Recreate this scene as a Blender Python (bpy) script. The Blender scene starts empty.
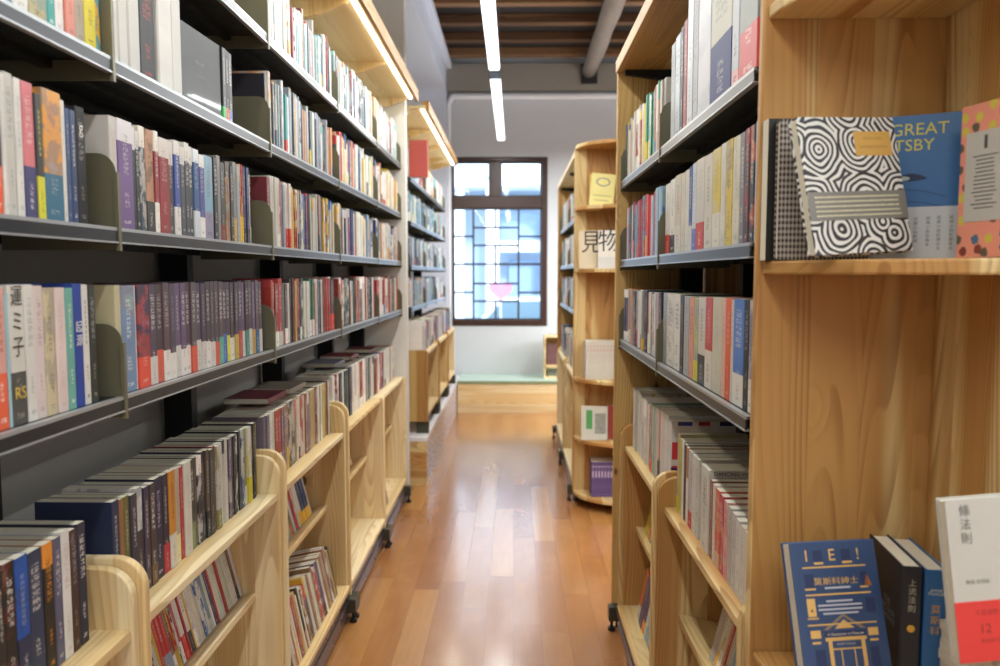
import bpy, math, random
from mathutils import Matrix, Vector
R = random.Random(7)
sc = bpy.context.scene
COL = sc.collection.objects
D2R = math.pi / 180
CAM_H = 1.5

# ------------------------------------------------------------------ helpers
def lin(c):
    if isinstance(c, str):
        c = c.lstrip('#'); c = tuple(int(c[i:i+2], 16) / 255 for i in (0, 2, 4))
    return tuple(v / 12.92 if v <= .04045 else ((v + .055) / 1.055) ** 2.4 for v in c[:3]) + (1.0,)

class MB:
    """collects shapes; build() links them as one mesh object"""
    def __init__(s): s.v = []; s.f = []; s.mi = []; s.uv = []; s.att = []; s.has = False
    def add(s, vs, fs, mi=0, uvs=None, att=None, M=None):
        b = len(s.v)
        s.v += [tuple(M @ Vector(p)) if M else tuple(p) for p in vs]
        for k, f in enumerate(fs):
            s.f.append(tuple(b + i for i in f)); s.mi.append(mi)
            s.uv += list(uvs[k]) if uvs else [(0.0, 0.0)] * len(f)
        if att: s.has = True
        s.att += [att] * len(vs)
    def box(s, x0, x1, y0, y1, z0, z1, M=None, mi=0):
        x0, x1 = min(x0, x1), max(x0, x1); y0, y1 = min(y0, y1), max(y0, y1); z0, z1 = min(z0, z1), max(z0, z1)
        v = [(x0,y0,z0),(x1,y0,z0),(x1,y1,z0),(x0,y1,z0),(x0,y0,z1),(x1,y0,z1),(x1,y1,z1),(x0,y1,z1)]
        s.add(v, [(0,3,2,1),(4,5,6,7),(0,1,5,4),(1,2,6,5),(2,3,7,6),(3,0,4,7)], mi, M=M); return s
    def prism(s, pts, a0, a1, axis='z', M=None, mi=0):
        """extrude a 2D outline along an axis; pts are the other two coordinates in order (x,y),(x,z) or (y,z)"""
        n = len(pts)
        def q(p, a): return {'z': (p[0], p[1], a), 'y': (p[0], a, p[1]), 'x': (a, p[0], p[1])}[axis]
        v = [q(p, a0) for p in pts] + [q(p, a1) for p in pts]
        f = [tuple(range(n))[::-1], tuple(range(n, 2*n))] + [(i, (i+1) % n, n + (i+1) % n, n + i) for i in range(n)]
        s.add(v, f, mi, M=M); return s
    def tube(s, p, q, r, n=12, mi=0, r2=None):
        p, q = Vector(p), Vector(q); d = (q - p).normalized()
        u = d.orthogonal().normalized(); w = d.cross(u); r2 = r if r2 is None else r2
        v = [tuple(p + (u*math.cos(2*math.pi*i/n) + w*math.sin(2*math.pi*i/n)) * r) for i in range(n)]
        v += [tuple(q + (u*math.cos(2*math.pi*i/n) + w*math.sin(2*math.pi*i/n)) * r2) for i in range(n)]
        s.add(v, [tuple(range(n))[::-1], tuple(range(n, 2*n))] + [(i, (i+1) % n, n+(i+1) % n, n+i) for i in range(n)], mi); return s
    def build(s, name, mats, parent=None, loc=(0,0,0), bevel=0, smooth=False):
        me = bpy.data.meshes.new(name)
        me.from_pydata(s.v, [], s.f)
        mats = mats if isinstance(mats, (list, tuple)) else [mats]
        for m in mats: me.materials.append(m)
        me.polygons.foreach_set('material_index', s.mi)
        if smooth: me.polygons.foreach_set('use_smooth', [True] * len(s.f))
        if s.has:
            ul = me.uv_layers.new(name='UVMap')
            ul.data.foreach_set('uv', [c for t in s.uv for c in t])
            for k, nm in enumerate(('c1', 'c2', 'c3', 'c4')):
                a = me.attributes.new(nm, 'FLOAT_COLOR', 'POINT')
                z = (0, 0, 0, 1)
                a.data.foreach_set('color', [c for t in s.att for c in ((t[k] if t else z))])
        me.update()
        o = bpy.data.objects.new(name, me); COL.link(o)
        if parent: o.parent = parent
        o.location = loc
        if bevel:
            b = o.modifiers.new('soft', 'BEVEL'); b.width = bevel; b.segments = 2; b.limit_method = 'ANGLE'; b.angle_limit = .9
        return o

def tag(o, label, cat, group=None, kind=None):
    o['label'] = label; o['category'] = cat
    if group: o['group'] = group
    if kind: o['kind'] = kind
    return o
def thing(name, loc, label, cat, group=None, rot=(0,0,0)):
    o = bpy.data.objects.new(name, None); COL.link(o); o.location = loc; o.rotation_euler = rot
    o.empty_display_size = .05
    return tag(o, label, cat, group)
def struct(mb, name, mat, **k):
    o = mb.build(name, mat, **k); o['kind'] = 'structure'; o['label'] = STR.get(name.split('.')[0], name.replace('_', ' ') + ' of the bookshop aisle'); o['category'] = name.split('_')[0]
    return o
STR = {}

# ------------------------------------------------------------------ materials
def new_mat(name):
    m = bpy.data.materials.new(name); m.use_nodes = True
    nt = m.node_tree; nt.nodes.clear()
    out = nt.nodes.new('ShaderNodeOutputMaterial'); b = nt.nodes.new('ShaderNodeBsdfPrincipled')
    nt.links.new(b.outputs[0], out.inputs[0]); return m, nt, b
class G:
    """tiny node graph writer"""
    def __init__(s, nt): s.nt = nt
    def n(s, t, **k):
        x = s.nt.nodes.new(t)
        for a, b in k.items(): setattr(x, a, b)
        return x
    def put(s, inp, v):
        if hasattr(v, 'links') or isinstance(v, bpy.types.NodeSocket): s.nt.links.new(v, inp)
        elif v is not None: inp.default_value = v
    def m(s, op, a, b=None, c=None):
        x = s.n('ShaderNodeMath', operation=op)
        for i, v in enumerate((a, b, c)): s.put(x.inputs[i], v)
        return x.outputs[0]
    def vm(s, op, a, b=None, scale=None):
        x = s.n('ShaderNodeVectorMath', operation=op); s.put(x.inputs[0], a); s.put(x.inputs[1], b)
        if scale is not None: s.put(x.inputs['Scale'], scale)
        return x.outputs[0]
    def mix(s, f, a, b, blend='MIX'):
        x = s.n('ShaderNodeMix', data_type='RGBA', blend_type=blend)
        s.put(x.inputs[0], f); s.put(x.inputs[6], a); s.put(x.inputs[7], b); return x.outputs[2]
    def sep(s, v):
        x = s.n('ShaderNodeSeparateXYZ'); s.put(x.inputs[0], v); return x.outputs
    def comb(s, a, b, c):
        x = s.n('ShaderNodeCombineXYZ')
        for i, v in enumerate((a, b, c)): s.put(x.inputs[i], v)
        return x.outputs[0]
    def noise(s, v, scale, detail=2, rough=.5, dim='3D', out=0):
        x = s.n('ShaderNodeTexNoise', noise_dimensions=dim); s.put(x.inputs['Vector'], v)
        x.inputs['Scale'].default_value = scale; x.inputs['Detail'].default_value = detail; x.inputs['Roughness'].default_value = rough
        return x.outputs[out]
    def white(s, v, dim='3D', out=0):
        x = s.n('ShaderNodeTexWhiteNoise', noise_dimensions=dim); s.put(x.inputs['Vector'], v); return x.outputs[out]
    def ramp(s, f, stops, interp='LINEAR'):
        x = s.n('ShaderNodeValToRGB'); s.put(x.inputs[0], f); cr = x.color_ramp; cr.interpolation = interp
        while len(cr.elements) < len(stops): cr.elements.new(.5)
        for e, (p, c) in zip(cr.elements, stops): e.position = p; e.color = c if len(c) == 4 else (*c, 1)
        return x.outputs[0]
    def step(s, v, lo, hi):
        x = s.n('ShaderNodeMapRange', interpolation_type='SMOOTHSTEP'); s.put(x.inputs[0], v)
        x.inputs[1].default_value = lo; x.inputs[2].default_value = hi; return x.outputs[0]

def plain(name, col, rough=.5, metal=0, noise=.0, spec=.5, coat=0, scale=40):
    m, nt, b = new_mat(name); g = G(nt)
    c = lin(col)
    if noise:
        tc = g.n('ShaderNodeTexCoord').outputs['Object']
        n = g.noise(tc, scale, 4)
        f = g.m('MULTIPLY_ADD', n, 2 * noise, 1 - noise)
        x = g.vm('SCALE', c[:3], scale=f); g.put(b.inputs['Base Color'], x)
        g.put(b.inputs['Roughness'], g.m('MULTIPLY_ADD', n, .2, rough - .1))
    else:
        b.inputs['Base Color'].default_value = c; b.inputs['Roughness'].default_value = rough
    b.inputs['Metallic'].default_value = metal; b.inputs['Specular IOR Level'].default_value = spec
    b.inputs['Coat Weight'].default_value = coat
    return m
def emit(name, col, st):
    m = bpy.data.materials.new(name); m.use_nodes = True; nt = m.node_tree; nt.nodes.clear()
    o = nt.nodes.new('ShaderNodeOutputMaterial'); e = nt.nodes.new('ShaderNodeEmission')
    e.inputs[0].default_value = lin(col); e.inputs[1].default_value = st; nt.links.new(e.outputs[0], o.inputs[0]); return m

def wood(name, light, mid, dark, grain='z', plank='x', pw=.1, knots=1.0, rough=.5, seam=.22):
    """laminated softwood: planks of slightly different tone, growth-ring figure, knots"""
    m, nt, b = new_mat(name); g = G(nt)
    tc = g.n('ShaderNodeTexCoord').outputs['Object']
    rnd = g.n('ShaderNodeObjectInfo').outputs['Random']
    p = g.vm('ADD', tc, g.comb(g.m('MULTIPLY', rnd, 7.3), g.m('MULTIPLY', rnd, 3.1), g.m('MULTIPLY', rnd, 5.7)))
    s = g.sep(p); ax = {'x': 0, 'y': 1, 'z': 2}
    along = s[ax[grain]]; cross = s[ax[plank]]; third = s[3 - ax[grain] - ax[plank]]
    q = g.m('DIVIDE', cross, pw); idx = g.m('FLOOR', q); fr = g.m('FRACT', q)
    r1 = g.white(g.comb(idx, 1.7, 0)); r2 = g.white(g.comb(idx, 9.1, 3))
    along2 = g.m('ADD', along, g.m('MULTIPLY', r1, 20))
    uv = g.comb(cross, g.m('MULTIPLY', along2, .085), g.m('ADD', g.m('MULTIPLY', third, .5), g.m('MULTIPLY', r2, 11)))
    n = g.noise(uv, 6.5, 1.2, .4)
    # knots
    kv = g.comb(g.m('MULTIPLY', cross, 1), g.m('MULTIPLY', along2, .5), g.m('MULTIPLY', r2, 9))
    vo = g.n('ShaderNodeTexVoronoi'); g.put(vo.inputs['Vector'], kv); vo.inputs['Scale'].default_value = 6.0
    kd = vo.outputs['Distance']; pick = g.step(g.sep(vo.outputs['Color'])[0], .62, .64)
    near = g.m('MULTIPLY', g.m('SUBTRACT', 1, g.step(kd, .01, .28)), pick)
    n2 = g.m('ADD', n, g.m('MULTIPLY', near, .16 * knots))
    ph = g.m('MULTIPLY_ADD', cross, 58, g.m('MULTIPLY', n2, 24))
    saw = g.m('FRACT', ph)
    ring = g.m('MULTIPLY', g.step(saw, .25, .93), g.m('SUBTRACT', 1, g.step(saw, .94, 1.0)))
    fine = g.noise(g.comb(g.m('MULTIPLY', cross, 1), g.m('MULTIPLY', along2, .02), third), 240, 2)
    broad = g.noise(g.comb(g.m('MULTIPLY', cross, 1), g.m('MULTIPLY', along2, .05), g.m('MULTIPLY', idx, 3.7)), 9.0, 1)
    heart = g.step(g.m('ADD', broad, g.m('MULTIPLY', g.m('SUBTRACT', r1, .5), .35)), .42, .55)
    lay = g.m('MULTIPLY_ADD', g.step(g.noise(g.comb(cross, 0, g.m('MULTIPLY', idx, 5.1)), 26, 1), .35, .65), .8, .2)
    f = g.m('ADD', g.m('MULTIPLY', g.m('MULTIPLY', ring, lay), .48), g.m('MULTIPLY', fine, .16))
    c = g.mix(heart, lin(light), lin(mid))
    c = g.mix(f, c, lin(dark))
    tone = g.m('MULTIPLY_ADD', r2, .16, .92); c = g.vm('SCALE', c, scale=tone)
    core = g.m('MULTIPLY', g.m('SUBTRACT', 1, g.step(kd, .05, .085)), g.m('MULTIPLY', pick, min(knots, 1)))
    c = g.mix(g.m('MULTIPLY', core, .82), c, lin('#4a2a14'))
    edge = g.m('MINIMUM', fr, g.m('SUBTRACT', 1, fr))
    c = g.mix(g.m('MULTIPLY', g.m('SUBTRACT', 1, g.step(edge, 0, .012)), seam), c, lin(dark))
    g.put(b.inputs['Base Color'], c); b.inputs['Roughness'].default_value = rough
    b.inputs['Specular IOR Level'].default_value = .35
    bp = g.n('ShaderNodeBump'); bp.inputs['Strength'].default_value = .08; bp.inputs['Distance'].default_value = .002
    g.put(bp.inputs['Height'], f); g.put(b.inputs['Normal'], bp.outputs[0])
    return m

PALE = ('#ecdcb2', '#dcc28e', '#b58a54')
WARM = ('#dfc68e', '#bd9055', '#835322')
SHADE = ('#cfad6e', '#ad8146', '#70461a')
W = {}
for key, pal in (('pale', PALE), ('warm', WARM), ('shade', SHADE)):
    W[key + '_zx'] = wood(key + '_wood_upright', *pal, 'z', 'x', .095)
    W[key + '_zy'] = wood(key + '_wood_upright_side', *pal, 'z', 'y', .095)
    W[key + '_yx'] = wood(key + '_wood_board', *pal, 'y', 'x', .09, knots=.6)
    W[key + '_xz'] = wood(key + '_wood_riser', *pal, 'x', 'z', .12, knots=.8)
M_PLY = wood('birch_plywood', '#efe2bd', '#e6d09c', '#cfae72', 'y', 'x', .4, knots=.2)
M_STEEL = plain('charcoal_powdercoat', '#2b2c2d', .42, .3, .05)
M_STEEL_D = plain('dark_shelf_underside', '#232321', .5, .2, .05)
M_LIP = plain('grey_shelf_lip', '#34373b', .3, .5)
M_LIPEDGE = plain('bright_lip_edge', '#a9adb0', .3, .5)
M_OLIVE = plain('olive_bookend_metal', '#6e6b56', .4, .2, .06)
M_POST = plain('black_post_metal', '#191a1c', .5, .3, .05)
M_FOOT = plain('olive_foot_metal', '#4c4c40', .4, .5, .05)
M_KICK = plain('mauve_kick_metal', '#746670', .3, .6, .05)
M_RUBBER = plain('black_rubber', '#0e0e0e', .7)
M_WALL = plain('warm_grey_plaster', '#c8cbd0', .85, 0, .03, scale=8)
M_WALLL = plain('pale_grey_panel', '#b5b3ae', .8, 0, .03, scale=8)
M_COLUMN = plain('white_column_paint', '#cfcdc6', .75, 0, .02, scale=8)
M_BEAM = plain('blue_grey_paint', '#d0d4e2', .7, 0, .02, scale=8)
M_BAND = plain('grey_concrete_band', '#8d8981', .85, 0, .06, scale=14)
M_PAGE_D = None

def page_mat():
    m, nt, b = new_mat('page_edges'); g = G(nt)
    tc = g.n('ShaderNodeTexCoord').outputs['Object']
    s = g.sep(tc)
    n = g.noise(g.comb(g.m('MULTIPLY', s[0], .05), s[1], g.m('MULTIPLY', s[2], .05)), 900, 2)
    n2 = g.noise(tc, 8, 1)
    c = g.mix(g.m('MULTIPLY', n, .55), lin('#ded9c8'), lin('#a59f8d'))
    c = g.mix(g.m('MULTIPLY', n2, .3), c, lin('#cfc6ac'))
    g.put(b.inputs['Base Color'], c); b.inputs['Roughness'].default_value = .9; b.inputs['Specular IOR Level'].default_value = .1
    return m
M_PAGE = page_mat()

def book_mat():
    """printed cover: colours come from the mesh's own attributes, u runs across the spine (0..1) and on over the sides"""
    m, nt, b = new_mat('printed_cover'); g = G(nt)
    A = []
    for k in ('c1', 'c2', 'c3', 'c4'):
        x = g.n('ShaderNodeAttribute'); x.attribute_name = k; A.append(x)
    c1, c2, c3 = A[0].outputs['Color'], A[1].outputs['Color'], A[2].outputs['Color']
    sd, band, art = g.sep(A[3].outputs['Vector']); top = A[3].outputs['Alpha']
    uvn = g.n('ShaderNodeUVMap'); uvn.uv_map = 'UVMap'
    u, v, _ = g.sep(uvn.outputs[0])
    onsp = g.m('MULTIPLY', g.m('GREATER_THAN', u, 0.0), g.m('LESS_THAN', u, 1.0))
    # illustrated covers
    nv = g.comb(g.m('MULTIPLY', u, .55), g.m('MULTIPLY', v, 2.4), g.m('MULTIPLY', sd, 50))
    nz = g.noise(nv, 1.6, 3, .6)
    nzc = g.noise(g.vm('ADD', nv, (3.3, 8.1, 2.0)), 1.3, 2, .5, out=1)
    base = g.mix(g.m('MULTIPLY', g.step(nz, .48, .56), art), c1, c2)
    base = g.mix(g.m('MULTIPLY', g.m('MULTIPLY', g.step(nz, .6, .66), art), .6), base, nzc)
    # soft tone shift down every spine
    base = g.vm('SCALE', base, scale=g.m('MULTIPLY_ADD', g.noise(g.comb(sd, v, 0), 3, 1), .26, .70))
    inb = g.m('LESS_THAN', v, band)
    int_ = g.m('GREATER_THAN', v, g.m('SUBTRACT', 1, top))
    base = g.mix(g.m('MAXIMUM', inb, int_), base, c2)
    def glyphs(rows, v0, v1, u0, u1, thr, seed, px=6):
        vv = g.m('MULTIPLY', v, rows); cv = g.m('FRACT', vv)
        ucell = g.m('DIVIDE', g.m('SUBTRACT', u, u0), u1 - u0)
        gx = g.m('FLOOR', g.m('MULTIPLY', ucell, px)); gy = g.m('FLOOR', g.m('MULTIPLY', vv, px))
        w = g.white(g.comb(gx, gy, g.m('ADD', g.m('MULTIPLY', sd, 917), seed)))
        k = g.m('GREATER_THAN', w, thr)
        for cond in (g.m('GREATER_THAN', cv, .12), g.m('LESS_THAN', cv, .9), g.m('GREATER_THAN', u, u0), g.m('LESS_THAN', u, u1), g.m('GREATER_THAN', v, v0), g.m('LESS_THAN', v, v1)):
            k = g.m('MULTIPLY', k, cond)
        return k
    w0 = g.white(g.comb(g.m('MULTIPLY', sd, 331), 2, 5))
    big = g.m('MULTIPLY', glyphs(17, .55, .90, .27, .73, .45, 0), g.m('GREATER_THAN', w0, .45))
    med = g.m('MULTIPLY', glyphs(24, .50, .88, .36, .64, .45, 3, 5), g.m('LESS_THAN', w0, .45))
    sm = glyphs(30, .20, .34, .36, .64, .5, 5, 4)
    lg = glyphs(22, .045, .085, .3, .7, .35, 9, 4)
    txt = g.m('MAXIMUM', g.m('MAXIMUM', big, med), g.m('MAXIMUM', sm, lg))
    inkf = g.m('MULTIPLY', txt, g.m('MULTIPLY_ADD', g.white(g.comb(g.m('MULTIPLY', sd, 551), 7, 2)), .45, .15))
    # ink flips on the lower band so that it stays readable
    lum = g.n('ShaderNodeRGBToBW'); g.put(lum.inputs[0], base)
    ink2 = g.mix(g.m('LESS_THAN', lum.outputs[0], .25), lin('#2a2826'), lin('#e8e4da'))
    ink = g.mix(g.m('MAXIMUM', inb, g.m('MULTIPLY', int_, 1)), c3, ink2)
    col = g.mix(inkf, base, ink)
    g.put(b.inputs['Base Color'], col)
    rr = g.white(g.comb(g.m('MULTIPLY', sd, 77), 1, 1))
    g.put(b.inputs['Roughness'], g.m('MULTIPLY_ADD', rr, .3, .34))
    b.inputs['Specular IOR Level'].default_value = .5
    return m
M_COVER = book_mat()

# ------------------------------------------------------------------ books
def cover_mb(mb, t, d, h, att, hard, M=None, mi=0):
    c = .0024 if hard else .0007
    b = min(.003 if hard else .0015, t * .22)
    O = [(-d, -t/2), (-b, -t/2), (0, -t/2 + b), (0, t/2 - b), (-b, t/2), (-d, t/2)]
    I = [(-d, -t/2 + c), (-b - c*.4, -t/2 + c), (-c, -t/2 + b + c*.2), (-c, t/2 - b - c*.2), (-b - c*.4, t/2 - c), (-d, t/2 - c)]
    U = [-(d / t), 0.0, .1, .9, 1.0, 1 + d / t]
    n = 6
    vs = [(x, y, 0) for x, y in O] + [(x, y, h) for x, y in O] + [(x, y, 0) for x, y in I] + [(x, y, h) for x, y in I]
    fs, uv = [], []
    for i in range(n - 1):
        fs.append((i, i+1, n+i+1, n+i)); uv.append([(U[i], 0), (U[i+1], 0), (U[i+1], 1), (U[i], 1)])
        fs.append((2*n+i+1, 2*n+i, 3*n+i, 3*n+i+1)); uv.append([(-.5, .97)] * 4)
        fs.append((n+i, n+i+1, 3*n+i+1, 3*n+i)); uv.append([(-.5, .995)] * 4)
        fs.append((i+1, i, 2*n+i, 2*n+i+1)); uv.append([(-.5, .005)] * 4)
    for i in (0, n-1):
        q = (i, n+i, 3*n+i, 2*n+i); fs.append(q if i == 0 else q[::-1]); uv.append([(-.5, .97)] * 4)
    mb.add(vs, fs, mi, uv, att, M)
def pages_mb(mb, t, d, h, hard, M=None, mi=0, att=None):
    c = .0024 if hard else .0007; ins = .003 if hard else .0006
    x0, x1 = -d + ins, -c - (.0015 if hard else .0001); y = t/2 - c - .00005; z0, z1 = ins, h - ins
    if y <= .0004: y = .0006
    v = [(x0,-y,z0),(x1,-y,z0),(x1,y,z0),(x0,y,z0),(x0,-y,z1),(x1,-y,z1),(x1,y,z1),(x0,y,z1)]
    mb.add(v, [(0,3,2,1),(4,5,6,7),(0,1,5,4),(1,2,6,5),(2,3,7,6),(3,0,4,7)], mi, att=att, M=M)
def band_mb(mb, t, d, bh, att, z0=.0, M=None, e=.0004):
    O = [(-d*.985, -t/2-e), (0, -t/2-e), (e+.0002, -t/2), (e+.0002, t/2), (0, t/2+e), (-d*.985, t/2+e)]
    U = [-(d / t), 0.0, .02, .98, 1.0, 1 + d / t]; n = 6
    vs = [(x, y, z0) for x, y in O] + [(x, y, z0+bh) for x, y in O]
    fs, uv = [], []
    for i in range(n - 1):
        fs.append((i, i+1, n+i+1, n+i)); uv.append([(U[i], .16), (U[i+1], .16), (U[i+1], .42), (U[i], .42)])
    mb.add(vs, fs, 0, uv, att, M)

NAMES = {}
def colname(c):
    import colorsys
    if isinstance(c, str):
        s = c.lstrip('#'); r, g_, b_ = (int(s[i:i+2], 16) / 255 for i in (0, 2, 4))
    else: r, g_, b_ = c[:3]
    h, l, s_ = colorsys.rgb_to_hls(r, g_, b_); h *= 360
    ch = max(r, g_, b_) - min(r, g_, b_)
    if ch < .09: return 'black' if l < .2 else 'charcoal' if l < .36 else 'grey' if l < .62 else 'pale grey' if l < .76 else 'white'
    if h < 18 or h >= 335: n = 'red' if s_ > .45 and l < .62 else 'maroon' if l < .4 else 'pink'
    elif h < 40: n = 'orange' if s_ > .6 and l < .68 else 'brown' if l < .5 else 'beige'
    elif h < 68: n = 'yellow' if s_ > .5 and l < .75 else 'olive' if l < .5 else 'cream'
    elif h < 165: n = 'green'
    elif h < 200: n = 'teal'
    elif h < 255: n = 'navy' if l < .32 else 'blue' if s_ > .3 or l < .5 else 'pale blue'
    else: n = 'purple' if l < .6 else 'lilac'
    return ('dark ' if l < .22 and n not in ('navy', 'maroon', 'brown') else '') + n
ORD = 'zeroth first second third fourth fifth sixth seventh eighth ninth tenth eleventh twelfth thirteenth fourteenth fifteenth sixteenth seventeenth eighteenth nineteenth twentieth'.split()
TENS = {20: 'twenty', 30: 'thirty', 40: 'forty', 50: 'fifty', 60: 'sixty', 70: 'seventy', 80: 'eighty'}
def ordinal(n):
    if n <= 20: return ORD[n]
    t, u = n // 10 * 10, n % 10
    return TENS[t] + '-' + ORD[u] if u else TENS[t][:-1] + 'ieth'

ALLB = []   # every shelved book, before it is decided which are built one by one
def att_of(b):
    return (lin(b['c1']), lin(b['c2']), lin(b['c3']), (b['seed'], b['band'], b['art'], b['top']))
def mkbook(x, y, z, t, h, d, c1, c2, c3, band, top, art, hard, side, tilt, lab, lean=0):
    ALLB.append(dict(x=x, y=y, z=z, t=t, h=h, d=d, c1=c1, c2=c2, c3=c3, band=band, top=top, art=art, hard=hard, side=side,
                     tilt=tilt, lab=lab, seed=R.random(), lean=lean))
    return ALLB[-1]
def matrix_of(b):
    m = Matrix.Translation((b['x'], b['y'], b['z']))
    if b['side'] > 0: m = m @ Matrix.Rotation(math.pi, 4, 'Z')      # spines of the wooden-ended rack face -x
    if b['tilt']: m = m @ Matrix.Rotation(-b['tilt'], 4, 'Y')        # leaning back
    if b['lean']: m = m @ Matrix.Rotation(b['lean'], 4, 'X')
    return m

def jitter(c, a=.05):
    if isinstance(c, str):
        s = c.lstrip('#'); c = tuple(int(s[i:i+2], 16) / 255 for i in (0, 2, 4))
    k = R.uniform(-a, a)
    return tuple(min(1, max(0, v + k + R.uniform(-a, a) * .4)) for v in c)

def fill(side, x, z, y0, y1, pal, h=(.19, .215), d=(.14, .155), t=(.010, .028), lab='', bay='', tilt=0, start=1, bandp=.3, topp=.12, artp=.3, hardp=.25, sets=.25, xj=.004, gapend=0):
    """books side by side from y0 to y1; pal: list of (weight, colour)"""
    y = y0; n = start; y1 -= gapend
    ws = [p[0] for p in pal]; prev = None
    while y < y1 - t[0]:
        if prev and R.random() < sets:
            tt, hh, dd, c1, c2, c3, band, top, art, hard = prev
            c1 = jitter(c1, .02)
        else:
            tt = R.uniform(*t) * (1.35 if R.random() < .1 else 1); hh = R.uniform(*h); dd = R.uniform(*d)
            c1 = jitter(R.choices(pal, ws)[0][1]); c2 = jitter(R.choices(pal, ws)[0][1]) if R.random() < .5 else jitter(R.choice(['#e9e6df', '#d9d5cc', '#c23a33', '#e0b23a', '#2c2c33', '#3f6fae', '#e8e4da']))
            l = sum(c1) / 3
            c3 = R.choice(['#e8e4da', '#f0ead8', '#e0c060', '#d8d8d8']) if l < .48 else R.choice(['#33302e', '#33302e', '#8a2a2a', '#2c4a78'])
            band = R.uniform(.18, .36) if R.random() < bandp else 0
            top = R.uniform(.1, .3) if R.random() < topp else 0
            art = R.uniform(.5, 1) if R.random() < artp else 0
            hard = R.random() < hardp
        prev = (tt, hh, dd, c1, c2, c3, band, top, art, hard)
        if y + tt > y1: tt = y1 - y
        if tt < .007: break
        xx = x - side * 0 + R.uniform(-xj, xj) * (1 if tilt == 0 else .5)
        mkbook(xx, y + tt/2, z, tt - .0006, hh, dd, c1, c2, c3, band, top, art, hard, side, tilt, (n, bay, lab))
        y += tt; n += 1
    return n
def hand(side, x, z, rows, lab, bay, start=1, d=.148, tilt=0):
    """rows: (y0, y1, height, c1, c2, ink, band, top, art)"""
    n = start
    for y0, y1, h, c1, c2, c3, band, top, art in rows:
        mkbook(x + R.uniform(-.002, .002), (y0+y1)/2, z, y1-y0-.0008, h, d, c1, c2, c3, band, top, art, h > .212 and 'display' not in lab, side, tilt, (n, bay, lab)); n += 1
    return n

# ------------------------------------------------------------------ dimensions
MY = [.511, 1.413, 2.315, 3.219, 4.122, 4.965]      # bay boundaries of the LED-lit rack
LT, LA, LB_, LC = 2.18, 1.864, 1.557, 1.243          # underside of its shelf lips
LIP = .028
SX = -.73                                            # its lip plane
# ================================================================== LEFT: steel shelving
def steel_bay(side, xf, y0, y1, levels, label, group, upto=2.50, z0=0.0, pz=0.0, bracket_at='both', group2=None, posts=(True, True)):
    """one bay of black steel shelving; side -1 = on the -x side of the aisle"""
    t = thing('steel_shelving_bay', (xf, y0, z0), label, 'shelving', group)
    s = side
    for yy, on in ((y0, posts[0]), (y1, posts[1])):
        if on:
            MB().box(s*.245, s*.33, yy - y0 - .02 + (.021 if yy == y0 else -.021), yy - y0 + .02 + (.021 if yy == y0 else -.021) , pz, upto - z0).build('upright_post', M_POST, t)
    for z in levels:
        zz = z - z0
        a, b = .004, y1 - y0 - .004
        sh = MB().box(s*.004, s*.24, a, b, zz + LIP - .004, zz + LIP)
        sh.box(s*.225, s*.24, a, b, zz, zz + LIP).box(s*.11, s*.13, a, b, zz + .01, zz + LIP - .004)
        o = sh.build('shelf_board', M_STEEL_D, t)
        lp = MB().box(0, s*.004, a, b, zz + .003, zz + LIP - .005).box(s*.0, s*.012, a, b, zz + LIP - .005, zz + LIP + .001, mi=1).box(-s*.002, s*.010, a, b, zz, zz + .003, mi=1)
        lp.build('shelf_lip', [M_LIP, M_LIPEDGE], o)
        # end plate with a rounded front top corner
        for yy in ((.0,) if bracket_at == 'first' else (b + .003,)):
            H_, D_, r = .165, .22, .035
            pts = [(s*.002, -.012), (s*.002, H_ - r)]
            pts += [(s*(.002 + r - r*math.cos(k*math.pi/12)), H_ - r + r*math.sin(k*math.pi/12)) for k in range(1, 7)]
            pts += [(s*D_, H_), (s*D_, -.012)]
            pl = MB().prism([(p[0], p[1] + zz) for p in pts], yy - .0015, yy + .0015, 'y')
            # folded front edge
            pl.box(s*-.003, s*.004, yy - .006, yy + .003, zz - .014, zz + H_ - r)
            pl.build('end_plate', M_OLIVE, t)
    return t
for i in range(5):
    steel_bay(-1, SX, MY[i], MY[i+1], (LT, LA, LB_, LC),
              ['near bay of black steel shelving holding the thick packed novels', 'second bay of black steel shelving, beside the closest bookends', 'third bay of black steel shelving in the LED-lit rack', 'fourth bay of black steel shelving in the LED-lit rack', 'last black steel shelving bay of the LED-lit rack, beside white column'][i],
              'bays of black steel shelving', posts=(i == 0, True))
Y2 = [5.46, 6.34, 7.22, 8.10]
for i in range(3):
    steel_bay(-1, -.73, Y2[i], Y2[i+1], (2.16, 1.85, 1.535, 1.235),
              ['blurred steel shelving bay just past the white column, on the plinth', 'middle blurred steel shelving bay on the raised plinth', 'steel shelving bay on the plinth beside the lattice window'][i], 'bays of black steel shelving', z0=.36, upto=2.5, posts=(i == 0, True))

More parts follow.
